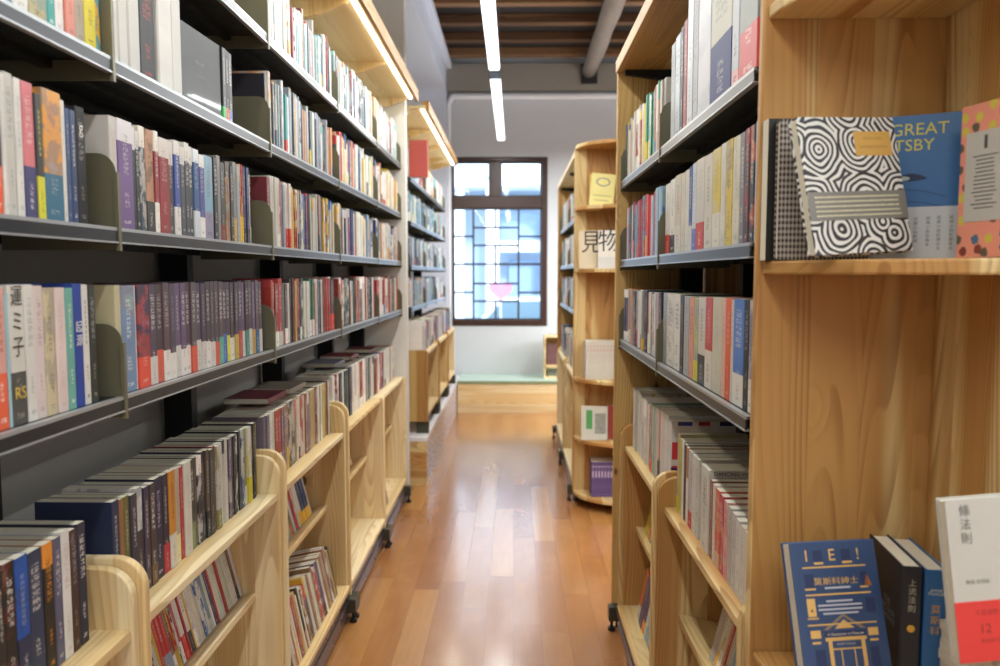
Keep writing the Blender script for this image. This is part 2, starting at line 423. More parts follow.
# ------------------------------------------------------------------ lower wooden cases
def lower_case(side, y0, y1, xf, label, group, z0=0.0, top=.958, rail=(.725, .829), mid=(.80, .515), base=(.706, .163), back=.968, w='pale', feet=True, panels=(True, True), rnd=.06, tops=(None, None)):
    """wooden display case: two side panels with rounded shoulders, three shelves, metal feet"""
    t = thing('wooden_display_case', (side*xf, y0, z0), label, 'bookcase', group)
    s = side; X = lambda v: s*(v - xf)
    L = y1 - y0; tp0, xf0 = top, xf
    def panel(ya, inset=0.0, drop=0.0, tp=None):
        r = rnd if tp is None else .012; top = (tp0 if tp is None else tp) - drop; xf = xf0 + inset
        pts = [(X(xf), .09), (X(xf), top - z0 - r)]
        pts += [(X(xf + r - r*math.cos(k*math.pi/16)), top - z0 - r + r*math.sin(k*math.pi/16)) for k in range(1, 9)]
        pts += [(X(back), top - z0), (X(back), .09)]
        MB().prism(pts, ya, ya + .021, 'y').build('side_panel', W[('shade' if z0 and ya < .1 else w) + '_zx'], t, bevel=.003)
    if panels[0]: panel(.001, tp=tops[0])
    if panels[1]: panel(L - .022, .012 if tops[1] is None else 0, .012 if tops[1] is None else 0, tops[1])
    a, b = .0225, L - .0225
    MB().box(X(rail[0]), X(back), a, b, rail[1] - z0 - .022, rail[1] - z0).build('shelf', W[w + '_yx'], t, bevel=.003)
    # middle ledge slopes down to the back
    zf = mid[1] - z0; pts = [(X(mid[0]), zf), (X(mid[0]), zf - .022), (X(back - .02), zf - .075), (X(back - .02), zf - .052), (X(mid[0] + .028), zf - .004)]
    MB().prism(pts, a, b, 'y').build('shelf', W[w + '_yx'], t, bevel=.002)
    MB().box(X(base[0]), X(back), a, b, base[1] - z0 - .024, base[1] - z0).build('shelf', W[w + '_yx'], t, bevel=.003)
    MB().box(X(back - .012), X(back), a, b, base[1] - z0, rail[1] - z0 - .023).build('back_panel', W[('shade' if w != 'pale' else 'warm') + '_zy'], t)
    if feet == 'block':
        for ya in (.03, L - .07): MB().box(X(xf), X(xf + .09), ya, ya + .04, .0005, .089).build('foot_bracket', M_FOOT, t)
    elif feet:
        k = MB().box(X(xf - .005), X(xf + .0), .03, L - .03, .10, .112)
        k.build('metal_edge_strip', M_LIP, t)
        MB().box(X(xf + .010), X(xf + .020), .0, L, .018, base[1] - z0 - .026).build('kick_board', M_KICK, t)
        for ya in (0.0, L):
            f = MB().box(X(xf - .030), X(xf + .02), ya - .022 + (.022 if ya == 0 else -.022), ya + .022 + (.022 if ya == 0 else -.022), .045, .108).build('foot_bracket', M_FOOT, t, bevel=.003)
            MB().tube((X(xf - .015), ya + (.022 if ya == 0 else -.022), 0), (X(xf - .015), ya + (.022 if ya == 0 else -.022), .014), .016).tube((X(xf - .015), ya + (.022 if ya == 0 else -.022), .014), (X(xf - .015), ya + (.022 if ya == 0 else -.022), .046), .006).build('levelling_foot', M_RUBBER, f)
    return t
CASEL = ['pale pine display case with dark books, first along the LED-lit rack', 'pale pine display case holding the navy book, second in line', 'third pale pine display case along the LED-lit rack', 'fourth pale pine display case with one teal book low down', 'fifth pale pine display case, beside the white column']
for i in range(5):
    lower_case(-1, MY[i], MY[i+1] - .001, .708, CASEL[i], 'pine display cases under the LED-lit rack', tops=((None, None), (None, None), (None, None), (None, .832), (.832, .832))[i])
for i in range(3):
    lower_case(-1, Y2[i], Y2[i+1] - .001, .62, ['pine case with a brown end panel standing on the pale plinth', 'middle pine case standing on the pale plinth', 'pine case on the plinth closest to the window wall'][i], 'pine display cases on the plinth', z0=.345, top=.955, rail=(.632, .93), mid=(.70, .70), base=(.63, .48), feet='block', rnd=.02)

# ------------------------------------------------------------------ canopies with LED strips
M_LEDW = emit('warm_led_strip', '#fff3d6', 14)
M_LEDC = emit('white_led_tube', '#fbfbff', 3)
def area(name, loc, rot, sx, sy, power, col=(1, 1, 1), spread=180):
    l = bpy.data.lights.new(name, 'AREA'); l.shape = 'RECTANGLE'; l.size = sx; l.size_y = sy; l.energy = power; l.color = col; l.spread = spread * D2R
    o = bpy.data.objects.new(name, l); COL.link(o); o.location = loc; o.rotation_euler = rot; return o
def canopy(side, y0, y1, xf, z, bys, label, w='pale', led=True, back=1.07, fh=.07):
    t = thing('lighting_canopy', (side*xf, y0, z), label, 'canopy'); s = side; L = y1 - y0
    MB().box(s*.021, s*(back - xf), 0, L, .012, .032).build('soffit_board', M_PLY, t)
    MB().box(0, s*.02, 0, L, -.008, fh - .008).build('fascia_board', W['shade_yx'], t, bevel=.002)  # darker wood copy: the fascia's shade is put into its colour
    MB().box(s*.021, s*.05, 0, L, .033, fh - .008).build('cap_rail', W['warm_yx'], t)
    for yy in bys:
        pts = [(s*.075, .0115), (s*.075, .002), (s*.19, -.04), (s*(back - xf), -.085), (s*(back - xf), .0115)]
        MB().prism(pts, yy - y0 - .011, yy - y0 + .011, 'y').build('bracket', W[w + '_zx'], t)
    if led:
        MB().box(s*.040, s*.056, .03, L - .03, .004, .0115).build('led_strip', M_LEDW, t)
    return t
canopy(-1, -.4, 4.966, .61, 2.605, [.511, 1.413, 2.315, 3.219, 4.122, 4.95], 'pale wooden canopy with a glowing LED strip over the steel rack')
canopy(-1, 5.42, 8.13, .595, 2.64, [5.44, 6.2, 7.0, 7.7, 8.1], 'second lit wooden canopy, beyond the white column over the plinth rack')
area('strip_light', (-.66, 2.28, 2.598), (0, 0, 0), .02, 5.15, 9, (1, .93, .80))
area('strip_light', (-.645, 6.78, 2.633), (0, 0, 0), .02, 2.6, 6.5, (1, .95, .84))

# ================================================================== RIGHT RACK 1
RX = .435
RY = [1.425, 2.33, 3.155]
steel_bay(1, RX, RY[0], RY[1], (1.847, 1.53, 1.205), 'black steel shelving bay with tall art books behind the wooden end panel', 'steel shelving between the wooden ends', upto=2.25, pz=.895, bracket_at='last')
steel_bay(1, RX, RY[1], RY[2], (1.847, 1.53, 1.205), 'black steel shelving bay against the inner face of the tall wood panel', 'steel shelving between the wooden ends', upto=2.25, pz=.895, bracket_at='last', posts=(False, True))
def end_panel(y0, y1, xf, xb, label, w, top=2.36, low=.06, face=-1):
    t = thing('wooden_end_panel', (xf, y0, 0), label, 'panel', 'tall wooden rack end panels')
    MB().box(0, xb - xf, 0, y1 - y0, low, top).build('panel_board', W[w + '_zx'], t, bevel=.005)
    for xx in (.03, xb - xf - .03):
        MB().tube((xx, (y1-y0)/2, 0), (xx, (y1-y0)/2, low), .012).build('levelling_foot', M_RUBBER, t)
    return t
end_panel(1.388, 1.412, .437, .775, 'tall knotty wood panel behind the propped-up blue and patterned books', 'warm')
end_panel(3.164, 3.186, .417, .775, 'tall wood panel closing the far end of the steel shelves', 'shade')
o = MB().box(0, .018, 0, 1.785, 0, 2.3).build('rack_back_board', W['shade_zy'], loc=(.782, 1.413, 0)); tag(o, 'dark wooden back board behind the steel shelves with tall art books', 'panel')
o = thing('wooden_top_canopy', (.412, 1.414, 2.31), 'unlit wooden top board over the wooden-ended rack', 'canopy')
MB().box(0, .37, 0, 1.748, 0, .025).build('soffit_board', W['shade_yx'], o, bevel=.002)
MB().box(-.003, .018, 0, 1.748, -.004, .045).build('fascia_board', W['warm_yx'], o, bevel=.002)
MB().prism([(.03, -.001), (.03, -.02), (.35, -.06), (.35, -.001)], 1.70, 1.72, 'y').build('bracket', M_POST, o)
for i in range(2):
    lower_case(1, RY[i] - (.011 if i == 0 else 0), RY[i+1] - .001 + (.007 if i else 0), .43, ['warm pine display case with magazines beside the knotty end panel', 'warm pine display case at the far end of the wooden-ended rack'][i], 'pine display cases of the wooden-ended rack', top=.892, rail=(.462, .79), mid=(.51, .45), base=(.435, .11), back=.775, w='warm', feet=True)

# quarter-round corner shelves at the rack end
def corner_unit(xf, yf, xb, levels, label, w, rad=.31, top=2.33, deep=None):
    t = thing('corner_display_shelves', (xb, yf, 0), label, 'shelves', 'quarter-round end shelves')
    rx, ry = xb - xf - .004, rad
    for z in levels:
        ry = deep if deep and z == .80 else rad
        pts = [(0, 0)] + [(-rx * math.cos(a), -ry * math.sin(a)) for a in [k * math.pi / 40 for k in range(21)]]
        MB().prism(pts, z - .024, z, 'z').build('corner_shelf', W[w + '_xz' if False else w + '_yx'], t, bevel=.004)
    MB().box(.001, .022, -ry - .01, 0.0, .0, top).build('side_wall', W[w + '_zy'], t, bevel=.003)
    return t
corner_unit(.441, 1.387, .754, (1.969, 1.523, .80, .44, .09), 'quarter-round wooden corner shelves holding the propped-up books', 'warm', deep=.385)

# ================================================================== RIGHT RACK 2 (far)
FX = .398
FY = [5.0, 5.99, 7.0]
end_panel(4.962, 4.985, FX - .012, .76, 'wood end panel behind the yellow books and purple volumes', 'warm', top=2.30)
end_panel(7.02, 7.045, FX, .76, 'far wooden end panel by the window wall', 'shade', top=2.30)
corner_unit(FX - .010, 4.961, .738, (2.315, 1.927, 1.535, .838, .45, .085), 'quarter-round wooden corner shelves with yellow books and white volumes', 'warm', rad=.30, top=2.315)
steel_bay(1, .42, FY[0], FY[1], (1.86, 1.545, 1.22), 'blurred steel shelving bay behind the yellow book display', 'far steel shelving bays', upto=2.2, pz=.862, bracket_at='last')
steel_bay(1, .42, FY[1], FY[2], (1.86, 1.545, 1.22), 'blurred steel shelving bay by the window end of the rack', 'far steel shelving bays', upto=2.2, pz=.862, bracket_at='last', posts=(False, True))
o = thing('wooden_top_canopy', (FX, 4.987, 2.275), 'grey-lit wooden top board over the far wooden-ended rack', 'canopy')
MB().box(0, .36, 0, 2.03, 0, .02).build('soffit_board', W['warm_yx'], o)
MB().box(-.003, .016, 0, 2.03, -.004, .025).build('fascia_board', W['pale_yx'], o)
for yy in (.95, 1.98): MB().prism([(.03, -.001), (.03, -.02), (.33, -.06), (.33, -.001)], yy, yy + .02, 'y').build('bracket', M_POST, o)
o = MB().box(0, .018, 0, 2.0, 0, 2.27).build('rack_back_board', W['shade_zy'], loc=(.766, 5.0, 0)); tag(o, 'wooden back board of the far wooden-ended rack', 'panel')
for i in range(2):
    lower_case(1, FY[i] + (.0 if i else -.012), FY[i+1] - .001, .385, ['pale pine case behind the curved shelves of purple volumes', 'pale pine case by the window end of the far rack'][i], 'pine cases of the far rack', top=.86, rail=(.405, .80), mid=(.45, .45), base=(.39, .13), back=.76, w='pale')

# ================================================================== ROOM
def floor_mat():
    m, nt, b = new_mat('laminate_floor'); g = G(nt)
    s = g.sep(g.n('ShaderNodeTexCoord').outputs['Object'])
    pw, pl = .118, 1.1
    q = g.m('DIVIDE', s[0], pw); idx = g.m('FLOOR', q); fx = g.m('FRACT', q)
    off = g.white(g.comb(idx, 3, 0)); yy = g.m('ADD', g.m('DIVIDE', s[1], pl), g.m('MULTIPLY', off, 5)); iy = g.m('FLOOR', yy); fy = g.m('FRACT', yy)
    r = g.white(g.comb(idx, iy, 4)); r2 = g.white(g.comb(idx, iy, 14))
    c = g.ramp(r, [(0, lin('#945f30')), (.4, lin('#a36e3a')), (.7, lin('#ae7a43')), (1, lin('#b9884e'))])
    n = g.noise(g.comb(s[0], g.m('MULTIPLY', s[1], .06), g.m('MULTIPLY', r2, 30)), 60, 3, .6)
    n2 = g.noise(g.comb(s[0], g.m('MULTIPLY', s[1], .5), g.m('MULTIPLY', r2, 30)), 9, 2, .6)
    c = g.mix(g.m('MULTIPLY', n, .5), c, lin('#86491f'))
    c = g.mix(g.m('MULTIPLY', g.step(n2, .45, .7), .15), c, lin('#c98a4c'))
    ex = g.m('MINIMUM', fx, g.m('SUBTRACT', 1, fx)); ey = g.m('MINIMUM', fy, g.m('SUBTRACT', 1, fy))
    seam = g.m('MAXIMUM', g.m('SUBTRACT', 1, g.step(ex, 0, .02)), g.m('SUBTRACT', 1, g.step(ey, 0, .0022)))
    c = g.mix(g.m('MULTIPLY', seam, .45), c, lin('#5a2e14'))
    g.put(b.inputs['Base Color'], c)
    b.inputs['Roughness'].default_value = .27
    b.inputs['Specular IOR Level'].default_value = .6; b.inputs['Coat Weight'].default_value = .8; b.inputs['Coat Roughness'].default_value = .14
    bp = g.n('ShaderNodeBump'); bp.inputs['Strength'].default_value = .15; bp.inputs['Distance'].default_value = .001
    g.put(bp.inputs['Height'], g.m('SUBTRACT', 1, seam)); g.put(b.inputs['Normal'], bp.outputs[0])
    return m
M_FLOOR = floor_mat()
XL, XR, YB, YF, ZC = -1.075, 3.4, -3.0, 8.85, 3.935
STR.update({'floor': 'glossy reddish-brown laminate plank floor of the aisle', 'ceiling': 'dark wooden ceiling boards above the joists'})
struct(MB().box(XL - .1, XR + .1, YB - .1, YF + .1, -.1, 0), 'floor', M_FLOOR)
M_CEIL = plain('dark_ceiling_boards', '#1b1410', .8, 0, .15)
M_JOIST = wood('joist_timber', '#7d5c3e', '#5a3e28', '#33200f', 'x', 'z', .3, knots=.3, rough=.7)
M_LOG = plain('rough_log', '#8a8078', .8, 0, .3, scale=18)
struct(MB().box(XL - .1, XR + .1, YB - .1, YF + .1, ZC, ZC + .1), 'ceiling', M_CEIL)
struct(MB().box(XL - .1, XL, YB, YF, 0, ZC), 'wall_left', M_WALLL)
struct(MB().box(XR, XR + .1, YB, YF, 0, ZC), 'wall_right', M_WALL)
struct(MB().box(XL, XR, YB - .1, YB, 0, ZC), 'wall_back', M_WALL)
WX0, WX1, WZ0, WZ1 = -.770, .383, .903, 2.835
w = MB().box(XL, WX0, YF, YF + .2, 0, ZC).box(WX1, XR, YF, YF + .2, 0, ZC).box(WX0, WX1, YF, YF + .2, 0, WZ0).box(WX0, WX1, YF, YF + .2, WZ1, ZC)
struct(w, 'wall_front', M_WALL)
struct(MB().box(XL, -.762, YB, YF, 3.556, 3.80), 'trim_1', M_BEAM)['label'] = 'blue-grey painted ceiling beam running along the steel rack'
struct(MB().box(-.761, -.70, YB, YF, 3.80, 3.849), 'trim_2', M_BEAM)['label'] = 'thin pale ledge along the top of the painted beam'
struct(MB().box(XL, -.762, 8.74, YF, 0, 3.555), 'trim_3', M_BEAM)['label'] = 'narrow blue-grey pier beside the lattice window'
struct(MB().box(-.76, XR, 8.76, YF, 3.556, 3.849), 'trim_4', M_BAND)['label'] = 'grey concrete band below the joists over the window wall'
struct(MB().box(XL, -.70, 4.972, 5.06, 0, ZC), 'trim_5', M_COLUMN)['label'] = 'white painted column between the two steel racks'
y = 8.435; k = 1
while y > YB:
    o = MB().box(XL, XR, y, y + .10, 3.85, ZC).build('ceiling_joist', M_JOIST, bevel=.006); o['kind'] = 'structure'; o['label'] = 'brown timber ceiling joist, ' + ordinal(k) + ' from the window wall'; o['category'] = 'joist'; o['group'] = 'ceiling joists'
    y -= .53; k += 1
lg = MB(); n = 22; ys = [YB + (8.75 - YB) * i / 24 for i in range(25)]
rr = [.084 + R.uniform(-.004, .004) for _ in ys]; cx = [.834 + R.uniform(-.006, .006) for _ in ys]
vs = [(cx[i] + rr[i] * math.cos(2*math.pi*j/n), ys[i], 3.763 + rr[i] * math.sin(2*math.pi*j/n)) for i in range(25) for j in range(n)]
fs = [(i*n + j, (i+1)*n + j, (i+1)*n + (j+1) % n, i*n + (j+1) % n) for i in range(24) for j in range(n)] + [tuple(range(n)), tuple(range(24*n, 25*n))[::-1]]
lg.add(vs, fs)
o = lg.build('log_purlin', M_LOG, smooth=True); tag(o, 'round greyish log carried under the brown ceiling joists', 'log')
o = MB().box(.745, .925, 8.735, 8.757, 3.62, 3.84).build('wall_bracket', M_STEEL); tag(o, 'dark square plate where the round log meets the wall', 'bracket')
pm = plain('white_pipe', '#e6e8ee', .4); pp = MB().tube((-.70, 8.80, 3.50), (3.35, 8.80, 3.50), .034, 14).tube((-.74, 8.80, 3.42), (-.70, 8.80, 3.50), .028, 14).tube((-.74, 8.80, .4), (-.74, 8.80, 3.42), .024, 14)
o = pp.build('wall_pipe', pm, smooth=False); tag(o, 'white pipe running level across the window wall below the concrete band', 'pipe')

# raised platform at the window and plinth beside the aisle
M_TEAL = plain('pale_teal_top', '#b9cfc4', .3, 0, .03)
M_LIPG = plain('olive_edge', '#7f8f6c', .5)
M_PLW = plain('white_plinth_edge', '#e2e0e4', .4)
M_PLF = plain('pale_lilac_plinth', '#b9b4bd', .28, 0, .03)
t = thing('window_platform', (0, 8.205, 0), 'low wooden platform with a teal top under the lattice window', 'platform')
MB().box(-.61, 3.39, 0, .02, 0, .318).build('riser_board', W['pale_xz'], t)
MB().box(-.61, 3.39, -.006, .02, .319, .347).build('edge_strip', M_LIPG, t)
MB().box(-.61, 3.39, .021, .64, .0, .346).build('platform_top', M_TEAL, t)
t = thing('plinth', (-.62, 5.352, 0), 'pale plinth with a wooden end carrying the rack beyond the column', 'plinth')
MB().box(-.45, -.022, .02, 3.38, 0, .315).build('plinth_core', M_PLF, t)
MB().box(-.021, 0, .02, 3.38, 0, .315).build('front_board', M_PLF, t)
MB().box(-.45, 0.004, .0, 3.38, .316, .345).build('plinth_top', M_PLW, t)
MB().box(-.45, 0, 0, .019, 0, .315).build('end_board', W['warm_xz'], t)

# ------------------------------------------------------------------ window
def glass_mat():
    m = bpy.data.materials.new('window_glass'); m.use_nodes = True; nt = m.node_tree; nt.nodes.clear(); g = G(nt)
    o = g.n('ShaderNodeOutputMaterial'); mx = g.n('ShaderNodeMixShader'); tr = g.n('ShaderNodeBsdfTransparent'); gl = g.n('ShaderNodeBsdfGlossy'); fr = g.n('ShaderNodeFresnel')
    tr.inputs[0].default_value = (.96, .98, 1, 1); gl.inputs['Roughness'].default_value = .03; fr.inputs[0].default_value = 1.3
    nt.links.new(fr.outputs[0], mx.inputs[0]); nt.links.new(tr.outputs[0], mx.inputs[1]); nt.links.new(gl.outputs[0], mx.inputs[2]); nt.links.new(mx.outputs[0], o.inputs[0]); return m
M_GLASS = glass_mat()
M_FRAME = plain('dark_brown_window_paint', '#3a241e', .35, 0, .08)
M_BAR = plain('dark_window_bar', '#2c2a33', .4)
PX = lambda x: (x - 514) * 8.95 / 765
PZ = lambda y_: 1.5 - (y_ - 274.3) * 8.95 / 765 * 1.0
win = bpy.data.objects.new('window_1', None); COL.link(win); win.location = (0, YF, 0); win['kind'] = 'structure'; win['label'] = 'dark brown lattice window with small panes over the platform'; win['category'] = 'window'
def bar(x0, x1, z0, z1, name, mat=None, y0=.03, y1=.10, bev=.004): return MB().box(x0, x1, y0, y1, z0, z1).build(name, mat or M_FRAME, win, bevel=bev)
fx0, fx1, fz0, fz1 = WX0 + .001, WX1 - .001, WZ0 + .001, WZ1 - .001
bar(fx0, fx0 + .065, fz0, fz1, 'window_frame', y0=-.01, y1=.12); bar(fx1 - .065, fx1, fz0, fz1, 'window_frame', y0=-.01, y1=.12)
bar(fx0 + .066, fx1 - .066, fz1 - .05, fz1, 'window_frame', y0=-.01, y1=.12); bar(fx0 + .066, fx1 - .066, fz0, fz0 + .07, 'window_frame', y0=-.01, y1=.12)
tz0, tz1 = PZ(209.5), PZ(198.5)
bar(fx0 + .066, fx1 - .066, tz0, tz1, 'transom', y0=-.005, y1=.12)
bar(PX(490.5), PX(500.5), tz1 + .001, fz1 - .051, 'mullion', y0=.0, y1=.12)
# the two top lights
for x0, x1 in ((fx0 + .067, PX(490.5) - .001), (PX(500.5) + .001, fx1 - .067)):
    z0, z1 = tz1 + .002, fz1 - .052; b_ = .018
    s = MB().box(x0, x0 + b_, .03, .07, z0, z1).box(x1 - b_, x1, .03, .07, z0, z1).box(x0 + b_, x1 - b_, .03, .07, z0, z0 + b_).box(x0 + b_, x1 - b_, .03, .07, z1 - b_, z1).build('window_sash', M_BAR, win)
    MB().box(x0 + b_, x1 - b_, .048, .052, z0 + b_, z1 - b_).build('window_pane', M_GLASS, s)
lx0, lx1, lz0, lz1 = fx0 + .067, fx1 - .067, fz0 + .072, tz0 - .002
b_ = .014
lat = MB().box(lx0, lx0 + b_, .03, .07, lz0, lz1).box(lx1 - b_, lx1, .03, .07, lz0, lz1).box(lx0, lx1, .03, .07, lz0, lz0 + b_).box(lx0, lx1, .03, .07, lz1 - b_, lz1)
xa, xm, xc = PX(473.8), PX(495.7), PX(518.4); q = .011
for xx in (xa, xc): lat.box(xx - q, xx + q, .035, .065, lz0, lz1)
for ya, yb in ((209.5, 228.4), (245.8, 283.5), (301, 320)): lat.box(xm - q, xm + q, .036, .064, max(lz0, PZ(yb)), min(lz1, PZ(ya)))
lat.box(lx0, lx1, .032, .068, PZ(264.3) - .012, PZ(264.3) + .012)
for yy in (228.4, 245.8, 283.5, 301): lat.box(xa, xc, .036, .064, PZ(yy) - q, PZ(yy) + q)
for yy in (237, 292.3):
    lat.box(lx0, xa, .036, .064, PZ(yy) - q, PZ(yy) + q); lat.box(xc, lx1, .036, .064, PZ(yy) - q, PZ(yy) + q)
o = lat.build('lattice_sash', M_BAR, win)
MB().box(lx0 + b_, lx1 - b_, .048, .052, lz0 + b_, lz1 - b_).build('window_pane', M_GLASS, o)

# ------------------------------------------------------------------ outside: a bright street
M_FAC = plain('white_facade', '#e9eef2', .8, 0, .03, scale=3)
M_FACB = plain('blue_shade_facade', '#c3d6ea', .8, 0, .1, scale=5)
M_SHUT = plain('blue_shutter', '#93aecd', .6, 0, .1, scale=9)
M_STREET = plain('pale_street', '#c4cbd2', .8, 0, .05, scale=4)
struct(MB().box(-9, 9, YF + .25, 19, -.25, -.15), 'street_ground', M_STREET)['label'] = 'pale street surface outside the lattice window'
t = thing('shopfront_building', (0, 15, -.15), 'white arcade building across the street, blurred behind the window', 'building')
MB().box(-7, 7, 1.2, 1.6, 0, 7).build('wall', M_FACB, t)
for x0, x1 in ((-1.62, -.98), (-.55, -.30), (.55, 1.1), (2.2, 2.9), (-3.4, -2.6)):
    MB().box(x0, x1, 0, .5, 0, 3.6).build('pillar', M_FAC, t, bevel=.02)
MB().box(-7, 7, -.05, .9, 3.35, 7).build('upper_wall', M_FAC, t)
MB().box(-.28, .52, .7, .75, 2.35, 2.9).build('shutter', M_SHUT, t); MB().box(-.29, .54, .55, .72, 2.1, 2.33).build('awning', M_FAC, t)
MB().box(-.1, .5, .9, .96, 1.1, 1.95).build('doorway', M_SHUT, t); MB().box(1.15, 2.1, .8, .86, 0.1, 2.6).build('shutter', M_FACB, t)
arch = [(-.30 + 1.0 * math.cos(a), 3.0 + .55 * math.sin(a)) for a in [math.pi * k / 16 for k in range(17)]] + [(-.30 + .93 * math.cos(a), 3.0 + .49 * math.sin(a)) for a in [math.pi * (16 - k) / 16 for k in range(17)]]
MB().prism(arch, -.09, -.052, 'y').build('arch_moulding', M_SHUT, t)
t = thing('parked_car', (.25, 13.2, -.15), 'pale blue car parked outside behind the lattice window', 'car')
body = [(-1.5, .25), (-1.55, .55), (-1.35, .78), (-.85, .86), (-.5, 1.25), (.45, 1.28), (.95, .9), (1.45, .8), (1.6, .5), (1.55, .25)]
MB().prism(body, -.7, .7, 'y').build('car_body', plain('pale_blue_car_paint', '#cfe0e8', .2, 0, 0, coat=.5), t, bevel=.05)
MB().prism([(-.72, .9), (-.45, 1.2), (.4, 1.22), (.78, .92)], -.712, .712, 'y').build('side_window', plain('car_window', '#6d8796', .1), t)
for xx in (-.95, .98):
    MB().tube((xx, -.73, .3), (xx, .73, .3), .3, 20).build('wheel', M_RUBBER, t)
hp = []
for k in range(40):
    a = 2 * math.pi * k / 40; hp.append((.16 * math.sin(a) ** 3 * 1.1, .01 * (13 * math.cos(a) - 5 * math.cos(2*a) - 2 * math.cos(3*a) - math.cos(4*a)) * 1.0))
t = thing('heart_sign', (-.19, 11.0, 1.27), 'pink heart-shaped sign standing in the street outside the window', 'sign')
MB().prism(hp, -.02, .02, 'y').build('heart_plate', plain('pink_sign_face', '#f2a0bc', .4), t, bevel=.01)
MB().tube((0, 0, -1.39), (0, 0, -.12), .012).build('post', M_PLW, t)

# small cubby on the platform
t = thing('wooden_cubby', (.333, 8.42, .3475), 'small wooden cubby with two picture cards, on the platform by the wall', 'cubby')
cb = MB().box(0, .30, 0, .25, .455, .475).box(0, .30, 0, .25, .12, .145).box(0, .30, 0, .25, 0, .02).box(0, .018, 0, .25, .02, .455).box(.282, .30, 0, .25, .02, .455)
cb.box(.018, .282, .235, .25, .02, .455); cb.build('cubby_box', W['pale_xz'], t, bevel=.002)
M_PIC = plain('dark_floral_card', '#6b4a4e', .5, 0, .5, scale=30)
o = MB().box(.0, .14, 0, .01, 0, .235).build('picture_card', M_PIC, loc=(.368, 8.50, .4935)); tag(o, 'dark floral picture card in the upper hole of the small cubby', 'card')
o = MB().box(.0, .16, 0, .01, 0, .085).build('picture_card', plain('grey_card', '#7f8a84', .5, 0, .4, scale=30), loc=(.37, 8.50, .3685)); tag(o, 'grey-green picture card in the low hole of the small cubby', 'card')

# ------------------------------------------------------------------ suspended LED tubes
M_ALU = plain('grey_lamp_body', '#8d939c', .35, .6)
segs = [(-2.3, -.75), (-.72, .85), (.88, 2.45), (2.48, 4.13), (4.16, 5.40), (5.62, 7.0), (7.02, 8.17)]
lampL = ['added unseen LED fill tube behind the viewer, first', 'added unseen LED fill tube behind the viewer, second', 'suspended white LED tube overhead near the aisle start', 'suspended white LED tube overhead, just above the picture edge', 'long white LED tube lamp crossing the ceiling joists', 'white LED tube just beyond the black joining box', 'shortest-looking white LED tube hanging before the window wall']  # first two tubes are unseen, added as soft fill from behind the camera
for k, (a, b) in enumerate(segs):
    t = thing('led_tube_lamp', (-.138, a, 2.9), lampL[k], 'lamp', 'suspended LED tubes'); L = b - a
    MB().box(-.036, .036, 0, L, .045, .062).build('lamp_body', M_ALU, t)
    MB().box(-.037, .037, .004, L - .004, .0, .0445).build('diffuser', M_LEDC, t, bevel=.008)
    for yy in (.08, L - .08): MB().tube((0, yy, .062), (0, yy, .95 if False else 1.034), .0012, 6).build('suspension_wire', M_ALU, t)
    area('tube_light', (-.138, (a + b) / 2, 2.895), (0, 0, 0), .06, L, (8 if k == 2 else 15 if k == 1 else 19) * L / 1.5, (.99, 1, .975))
    area('ceiling_fill_light', (-.138, (a + b) / 2, 2.97), (math.pi, 0, 0), .05, L, 4 * L / 1.5, (.93, .96, 1))  # upward light added to brighten the ceiling and painted beam
wl = area('wall_fill_light', (1.7, 7.6, 1.5), (0, 0, 0), .5, .5, 22, (.93, .97, 1)); wl.rotation_euler = (Vector((-.1, 8.85, .55)) - Vector((1.7, 7.6, 1.5))).to_track_quat('-Z', 'Y').to_euler()  # added light without a fixture, brightens the lower window wall
o = MB().box(-.04, .04, .0, .20, -.005, .06).build('lamp_joining_box', M_STEEL, loc=(-.138, 5.41, 2.9), bevel=.003); tag(o, 'black box joining two hanging LED tubes', 'connector')
for x in (1.5, 2.6):  # unseen tubes and their lights, added as extra room fill
    for k, (a, b) in enumerate([(-2, 0.4), (.6, 3.0), (3.2, 5.6), (5.8, 8.2)]):
        t = thing('led_tube_lamp', (x, a, 2.9), f'added LED fill tube over the hidden aisle behind the wooden-ended racks, {ordinal(k+1)} of line {"two" if x > 2 else "one"}', 'lamp', 'added fill tubes over the hidden aisles')
        MB().box(-.036, .036, 0, b - a, .045, .062).build('lamp_body', M_ALU, t); MB().box(-.034, .034, 0, b - a, 0, .044).build('diffuser', M_LEDC, t)
        area('tube_light', (x, (a + b) / 2, 2.895), (0, 0, 0), .06, b - a, 38 if k < 3 else 55, (.97, 1, .985))
        area('ceiling_fill_light', (x, (a + b) / 2, 2.97), (math.pi, 0, 0), .05, b - a, 8, (.95, .97, 1))

# ================================================================== BOOK ROWS
NEUT = [(3, '#dcd9d2'), (2, '#bdbab2'), (2, '#2b2b30'), (1, '#4b5a74'), (1, '#7d3a3c'), (1, '#c9a05a'), (1, '#6f8f98'), (1, '#8b8398')]
TOPP = [(4, '#dfe3e2'), (2, '#b8c3c6'), (1, '#6f8894'), (1, '#3f4a5a'), (1, '#8a5450'), (1, '#c2a888'), (1, '#8fc0bd')]
BLUEG = [(3, '#a9b3b9'), (2, '#5d6b7a'), (2, '#dcdedd'), (1, '#2f3a4a'), (1, '#4aa0a0'), (1, '#d2a27a'), (1, '#394650')]
MIX = [(3, '#e2ddd2'), (2, '#c8c3b6'), (1, '#b03238'), (1, '#2f3f6a'), (1, '#3c3c42'), (1, '#caa23e'), (1, '#8d9db0'), (1, '#7f5b4b')]
PURP = [(3, '#574a5e'), (3, '#4a3f4a'), (2, '#6a5578'), (1, '#3b3b46'), (1, '#7b4a4a')]
REDM = [(3, '#a43a34'), (3, '#dfd8ca'), (1, '#2f4f55'), (1, '#5d4a44'), (1, '#4a3b42'), (1, '#2f6b52'), (1, '#c98f4a')]
